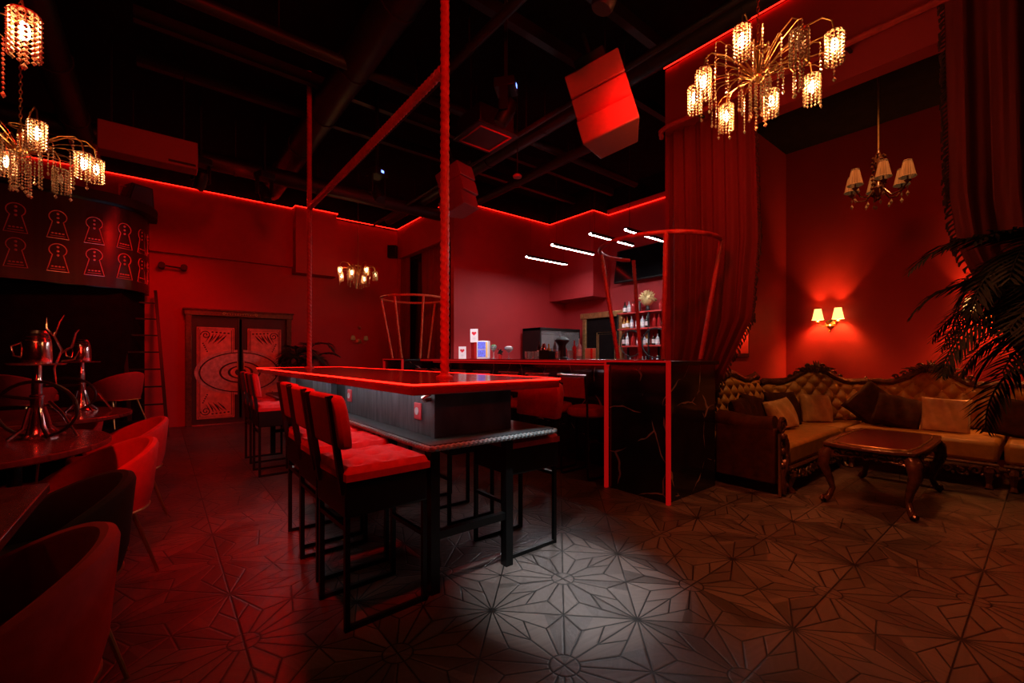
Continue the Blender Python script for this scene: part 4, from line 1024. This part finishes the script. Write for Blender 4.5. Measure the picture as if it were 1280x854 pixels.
# coffee table
t = thing('coffee_table', 'carved dark coffee table with a glossy inlaid top and curved legs', 'table', (4.86, .91, 0))
pts = []
for i in range(64):
    a = 2 * PI * i / 64; c_, s_ = math.cos(a), math.sin(a); e = .28
    x = .62 * math.copysign(abs(c_) ** e, c_); y = .31 * math.copysign(abs(s_) ** e, s_)
    wob = 1 + .02 * math.cos(8 * a); pts.append((x * wob, y * wob))
MB().prism(pts, .47, .50).build('tabletop', 'bronze', t, bevel=.008)
top = MB().prism([(x * .86, y * .80) for x, y in pts], .500, .504).build('inlay', 'round_top', t)
MB().sweep([(x * .88, y * .83, .503) for x, y in pts], .006, 5, closed=True).build('inlay_rim', 'frame_gold', t)
for sx in (-1, 1):
    for sy in (-1, 1):
        l = MB().sweep([(sx * .52, sy * .24, .47), (sx * .565, sy * .275, .40), (sx * .575, sy * .285, .32), (sx * .535, sy * .25, .20), (sx * .515, sy * .235, .12), (sx * .54, sy * .255, .05), (sx * .575, sy * .28, .025)], [.045, .05, .042, .028, .022, .024, .030], 10)
        l.sweep(spiral((sx * .585, sy * .285, .032), .028, 1, (sx, 0, 0), (0, 0, 1), 12), .012, 6)
        for k in range(5): l.ball((sx * (.575 - .008 * k), sy * .30, .42 - .035 * k), .018, (1, 1, 1.2), 7, 5)
        l.build('leg', 'bronze', t)
ap = MB()
for sy in (-1, 1):
    for i in range(12):
        x = -.48 + i * .087; zz = .43 - .03 * (1 - (x / .5) ** 2) * -1 - .03
        ap.sweep(spiral((x, sy * .275, zz), .035, 1.2, (1 if i % 2 else -1, 0, 0), (0, 0, 1), 14), .010, 5)
    ap.sweep([(-.5 + i * .05, sy * .27, .39 + .045 * math.sin(PI * i / 20) ** 2 - .012 * math.cos(PI * i / 10)) for i in range(21)], .014, 6)
for sx in (-1, 1):
    for i in range(5):
        y = -.2 + i * .1; ap.sweep(spiral((sx * .57, y, .42), .033, 1.2, (0, 1 if i % 2 else -1, 0), (0, 0, 1), 14), .010, 5)
    ap.sweep([(sx * .565, -.24 + .04 * i, .395 + .03 * math.sin(PI * i / 12)) for i in range(13)], .013, 6)
ap.box(-.52, -.25, .44, .52, .25, .47)
ap.build('carved_apron', 'bronze', t)

# ------------------------------------------------------------ palms
def palm(loc, label, hgt, nf, fl, m, stems=3, seed=1, rz0=0, spread=1.0, droop=1.0, leaflet=.26, sector=None):
    rr = random.Random(seed); t = thing('potted_palm', label, 'plant', loc)
    MB().lathe([(.13, 0), (.17, .02), (.20, .32), (.21, .34), (.19, .34), (.18, .30), (0, .30)], 24).build('pot', 'pot', t)
    st = MB(); lf = MB(); tops = []
    for k in range(stems):
        a = 2 * PI * k / stems + .5; ht = hgt * rr.uniform(.6, 1); bx, by = .05 * math.cos(a), .05 * math.sin(a)
        tx, ty = bx + .10 * math.cos(a), by + .10 * math.sin(a); st.sweep([(bx, by, .29), ((bx + tx) / 2, (by + ty) / 2, .29 + ht * .5), (tx, ty, .29 + ht)], [.022, .018, .014], 8); tops.append(Vector((tx, ty, .29 + ht)))
    st.build('trunk', 'bark', t)
    for k in range(nf):
        base = tops[k % stems].copy(); base.z -= rr.uniform(0, .5) * hgt * .5
        if sector: a = R(rr.uniform(*sector))
        else: a = rz0 + k * 2.4 + rr.uniform(-.2, .2)
        L = fl * rr.uniform(.75, 1.1); el = rr.uniform(.25, 1.1); dr = rr.uniform(.9, 1.5) * droop
        dirh = Vector((math.cos(a), math.sin(a), 0)); P = []; p = base.copy(); ang = el; n = 16
        for i in range(n + 1):
            P.append(p.copy()); p = p + (dirh * math.cos(ang) + Vector((0, 0, math.sin(ang)))) * (L / n); ang -= dr * 1.5 / n
        lf.sweep(P, [.008 * (1 - i / (n + 2)) + .002 for i in range(n + 1)], 5)
        side = Vector((0, 0, 1)).cross(dirh)
        for i in range(2, n + 1):
            for h2 in (0, .5):
                if i == n and h2: continue
                q = P[i].lerp(P[min(i + 1, n)], h2); tdir = (P[i] - P[i - 1]).normalized()
                ll = leaflet * (math.sin(PI * min(1, (i + h2) / n * .85 + .12)) ** .6)
                for s_ in (-1, 1):
                    dd = (side * s_ * .8 + tdir * .65 + Vector((0, 0, rr.uniform(-.1, .2)))).normalized(); w = .011
                    p1 = q + dd * ll * .5 + Vector((0, 0, -.01)); p2 = q + dd * ll + Vector((0, 0, -.28 * ll))
                    wd = tdir * w
                    v = [lf.bm.verts.new(x) for x in (q - wd * .4, q + wd * .4, p1 + wd, p1 - wd, p2)]
                    lf.bm.faces.new((v[0], v[1], v[2], v[3])); lf.bm.faces.new((v[3], v[2], v[4]))
    lf.build('fronds', m, t, smooth=False, recalc=False)
    return t
palm((3.80, -.28, 0), 'large dark potted palm at the right edge in front of the drape', 1.85, 46, .85, 'leaf', stems=5, seed=3, droop=1.0, leaflet=.22, sector=(60, 200))
palm((2.05, 8.55, 0), 'dark potted palm standing beside the carved double door', 1.45, 20, .62, 'leaf_far', stems=3, seed=9, leaflet=.2, droop=1.2)

# ------------------------------------------------------------ lounge at left
def round_table(x, y, r, label):
    t = thing('round_table', label, 'table', (x, y, 0), 0, 'dark lounge tables at left')
    MB().lathe([(r - .02, .725), (r, .735), (r, .755), (r - .006, .76), (0, .76)], 64).build('tabletop', 'round_top', t)
    MB().lathe([(.05, .03), (.04, .1), (.04, .65), (.12, .722)], 20).build('pedestal', 'steel_black', t)
    MB().lathe([(.26, 0), (.26, .012), (.06, .03), (.05, .05)], 32).build('foot', 'steel_black', t)
round_table(-.87, 3.30, .66, 'nearer dark glossy round table carrying the large water pipe')
round_table(-.84, 4.83, .66, 'farther dark glossy round table carrying the small water pipe')
t = thing('lounge_table', 'dark square cornered table cut by the left edge of the view', 'table', (-.72, 1.75, 0), 0, 'dark lounge tables at left')
MB().prism(rrect(-.42, -.47, .42, .47, .015), .73, .76).build('tabletop', 'round_top', t, bevel=.003)
MB().lathe([(.05, .03), (.04, .1), (.04, .65), (.12, .73)], 20).build('pedestal', 'steel_black', t); MB().lathe([(.24, 0), (.24, .012), (.06, .03), (.05, .05)], 32).build('foot', 'steel_black', t)

def tub_chair(x, y, rz, label, m, z=0, brass='brass'):
    t = thing('tub_chair', label, 'chair', (x, y, z), rz, 'tub chairs of the left lounge')
    b = MB(); n = 48; A = 118; V = []
    for i in range(n + 1):
        a = R(-A + 2 * A * i / n); c = math.cos(a); k = max(0, (c + .47) / 1.47)
        zt = .52 + .21 * (k ** 1.1 if k > 0 else 0); k2 = min(1, k * 1.6); zt = .50 + .225 * k ** .9
        ro, ri = .315, .265; prof = []
        for r_, z_ in ((ro * .86, .36), (ro * .93, .45), (ro, zt - .02), (ro - .006, zt - .004), (ro - .025, zt + .004), (ri + .008, zt - .004), (ri, zt - .02), (ri * .95, .42), (ri * .9, .38)):
            prof.append(b.bm.verts.new((r_ * math.cos(a) * 1.0, r_ * math.sin(a) * .98, z_)))
        V.append(prof)
    for i in range(n):
        for j in range(9): b.bm.faces.new((V[i][j], V[i + 1][j], V[i + 1][(j + 1) % 9], V[i][(j + 1) % 9]))
    b.bm.faces.new(V[0]); b.bm.faces.new(V[-1][::-1])
    b.build('shell', m, t)
    s = MB(); P = [(.25 * math.cos(R(-112 + 224 * i / 30)), .25 * math.sin(R(-112 + 224 * i / 30))) for i in range(31)]
    P += [(-.24, .22), (-.25, -.22)]
    s.prism(P, .37, .46); s.build('seat', m, t, bevel=.02)
    MB().sweep([(.272 * math.cos(R(-A + 2 * A * i / 40)), .267 * math.sin(R(-A + 2 * A * i / 40)), .358) for i in range(41)], .007, 6).build('base_trim', brass, t)
    for sx, sy in ((1, 1), (1, -1), (-1, 1), (-1, -1)):
        MB().sweep([(sx * .15, sy * .17, .37), (sx * .25, sy * .24, .0)], [.012, .008], 8).build('leg', brass, t)
    return t
c1 = tub_chair(-.40, 1.62, R(8), 'nearest dark red tub chair, large at the bottom left corner', 'red_chair')
tub_chair(-.39, 2.36, R(12), 'black tub chair between two red ones', 'black_fabric')
G2 = 'tub chairs of the left lounge'
dup(c1, (-.32, 3.30, 0), R(18), 'bright red tub chair just behind the black one', G2)
dup(c1, (-.26, 4.42, 0), R(14), 'red tub chair at the farther round table', G2)
dup(c1, (-.72, 5.55, 0), R(75), 'dark tub chair in the shade behind the farther round table', G2)
pod = MB().box(-3.0, 6.2, 0, -.15, 8.45, .28).build('low_stage', 'blackwall', bevel=.01); tag(pod, 'low black platform beneath the balcony', 'platform')
dup(c1, (-.48, 7.9, .28), R(-42), 'red tub chair seen from behind on the low platform below the balcony', G2)
dup(c1, (-1.3, 7.8, .28), R(-120), 'dark tub chair deep in the shade on the platform', G2)

def hookah(x, y, s, label, hose_c, hose_r, rz=0):
    t = thing('hookah', label, 'water pipe', (x, y, .76), rz, 'metal water pipes on the round tables')
    b = MB().lathe([(.085, 0), (.085, .006), (.06, .012), (.045, .03), (.035, .07), (.028, .12), (.02, .16)], 24); b.build('base', 'chromered', t)
    for k in range(4):
        a = R(30 + 90 * k); MB().sweep([(.03 * math.cos(a), .03 * math.sin(a), .17), (.055 * math.cos(a), .055 * math.sin(a), .06), (.115 * math.cos(a), .115 * math.sin(a), .006)], [.008, .008, .010], 6).build('foot', 'chromered', t)
    MB().lathe([(.022, .14), (.026, .17), (.026, .22), (.03, .225), (.03, .235), (.022, .24), (.022, .30), (.024, .31), (.019, .32), (.019, .40)], 18).build('stem', 'chromered', t)
    MB().lathe([(.02, .396), (.11, .400), (.118, .408), (.11, .410), (.02, .408)], 32).build('ash_plate', 'chromered', t)
    h = MB().lathe([(.058, .41), (.060, .43), (.058, .52), (.054, .53), (.056, .535), (.050, .548), (.052, .553), (.045, .566), (.046, .57), (.035, .585), (.0, .59)], 24); h.build('wind_cover', 'chromered', t)
    MB().sweep([(-.058, 0, .52), (-.095, 0, .50), (-.085, 0, .45), (-.058, 0, .44)], .005, 6).build('handle', 'chrome', t)
    cx, cy, cz = hose_c
    pts = [(cx + hose_r * math.cos(R(a_)) * .78, cy - hose_r * math.cos(R(a_)) * .62, cz + hose_r * .68 * math.sin(R(a_))) for a_ in range(150, 150 + 372, 12)]
    MB().sweep([(0, 0, .20), (-.03, .02, .215)] + pts, .009, 8).build('hose', 'hose', t)
    MB().sweep([(.05, -.02, .2), (.10, -.06, .14), (.17, -.12, .012)], [.009, .008, .006], 8).build('mouthpiece', 'chrome', t)
    return t
h1 = hookah(-.52, 3.46, 1, 'large metal water pipe with a looped hose on the nearer round table', (.0, -.02, .16), .22)
br = MB()
for pts in (((0, 0, .40), (.03, .0, .50), (.0, .0, .58), (.02, 0, .66), (.04, 0, .70)), ((.02, 0, .48), (.07, .0, .52), (.085, 0, .60), (.10, 0, .62)), ((0, 0, .58), (-.03, 0, .62), (-.03, 0, .68)), ((.03, 0, .44), (.08, 0, .45), (.10, 0, .50)), ((0, 0, .40), (.01, 0, .30))):
    br.sweep([(p[0] + .06, p[1] + .04, p[2] - .02) for p in pts], [.006] * (len(pts) - 1) + [.002], 6)
br.build('tongs', 'chrome', h1)
hookah(-.50, 4.98, 1, 'smaller looking metal water pipe on the farther round table', (-.08, .02, .14), .20, R(10))

# ------------------------------------------------------------ lights
RED = (1, .006, .004)
def redspot(loc, tgt, e, ang=95, blend=.8, rad=.12): return light('SPOT', loc, RED, e, rad, tgt, ang, blend, name='red_stage_or_added_beam')
redspot((.42, 7.1, 3.5), (-.3, 9.5, .9), 270, 88)          # far wall
redspot((1.15, 7.0, 3.55), (-.6, 9.4, 3.7), 100, 85)
redspot((2.15, 5.4, 3.25), (3.6, 9.5, 2.6), 200, 88)         # far right of far wall
redspot((1.15, 7.0, 3.5), (-.3, 4.0, .5), 300, 100)           # lounge
redspot((2.55, 3.25, 3.45), (-.2, 3.1, .6), 170, 60)          # tub chairs / stools
redspot((2.05, 1.6, 3.25), (4.2, 2.1, 2.2), 80, 80)          # drape and header
redspot((2.55, 3.25, 3.5), (6.6, 6.6, 3.7), 210, 80)         # upper bar wall
redspot((-.2, -1.8, 3.2), (1.5, 3.0, 3.1), 380, 62, rad=.3)         # added unseen wash from behind the viewer, for poles and speakers
redspot((-.4, .2, 3.5), (.35, 4.0, .8), 520, 38, rad=.1)  # chair backs and stool backs, unseen spot near the camera
redspot((.1, .9, 4.2), (.85, 2.75, .75), 420, 34, rad=.08)         # added spot without a fixture, brightens the stool seats
light('SPOT', (1.2, .9, 4.4), (.66, .93, 1), 1350, .05, (1.70, 1.62, 0), 17, .9, name='added_white_spot')  # added spot, partly stands in for the linear lamps' reflection on the floor
light('SPOT', (4.7, .9, 4.1), (1, .36, .10), 150, .1, (5.6, 1.15, .3), 75, .8, name='added_warm_spot')  # added alcove spot without a fixture, warms sofa and table
light('SPOT', (2.57, 1.02, 2.55), (1, .20, .055), 125, .15, (3.35, .62, 0), 82, .8, name='chandelier_floor_boost')  # added spot below the hub, boosts the chandelier's light on the floor
light('SPOT', (2.8, 3.6, 3.4), (1, .94, 1), 520, .05, (3.98, 5.6, 1.35), 36, .8, name='added_white_spot')  # added spot without a fixture, brightens cards and counter items

# ------------------------------------------------------------ camera
cam = bpy.data.cameras.new('camera'); co = bpy.data.objects.new('camera', cam); COL.objects.link(co)
cam.sensor_width = 36; cam.lens = 545 / 1280 * 36; cam.shift_y = 20 / 1280; cam.clip_start = .02
yaw = math.atan2(.628, .778)     # from +Y towards +X
co.location = (0, 0, H); co.rotation_euler = (PI / 2, 0, -yaw)
SC.camera = co
w = bpy.data.worlds.new('world'); SC.world = w; w.use_nodes = True
w.node_tree.nodes['Background'].inputs[0].default_value = (.10, .004, .004, 1); w.node_tree.nodes['Background'].inputs[1].default_value = .03
SC.view_settings.view_transform = 'Standard'; SC.view_settings.look = 'None'; SC.view_settings.gamma = 1; SC.view_settings.use_curve_mapping = False
SC.view_settings.exposure = 0
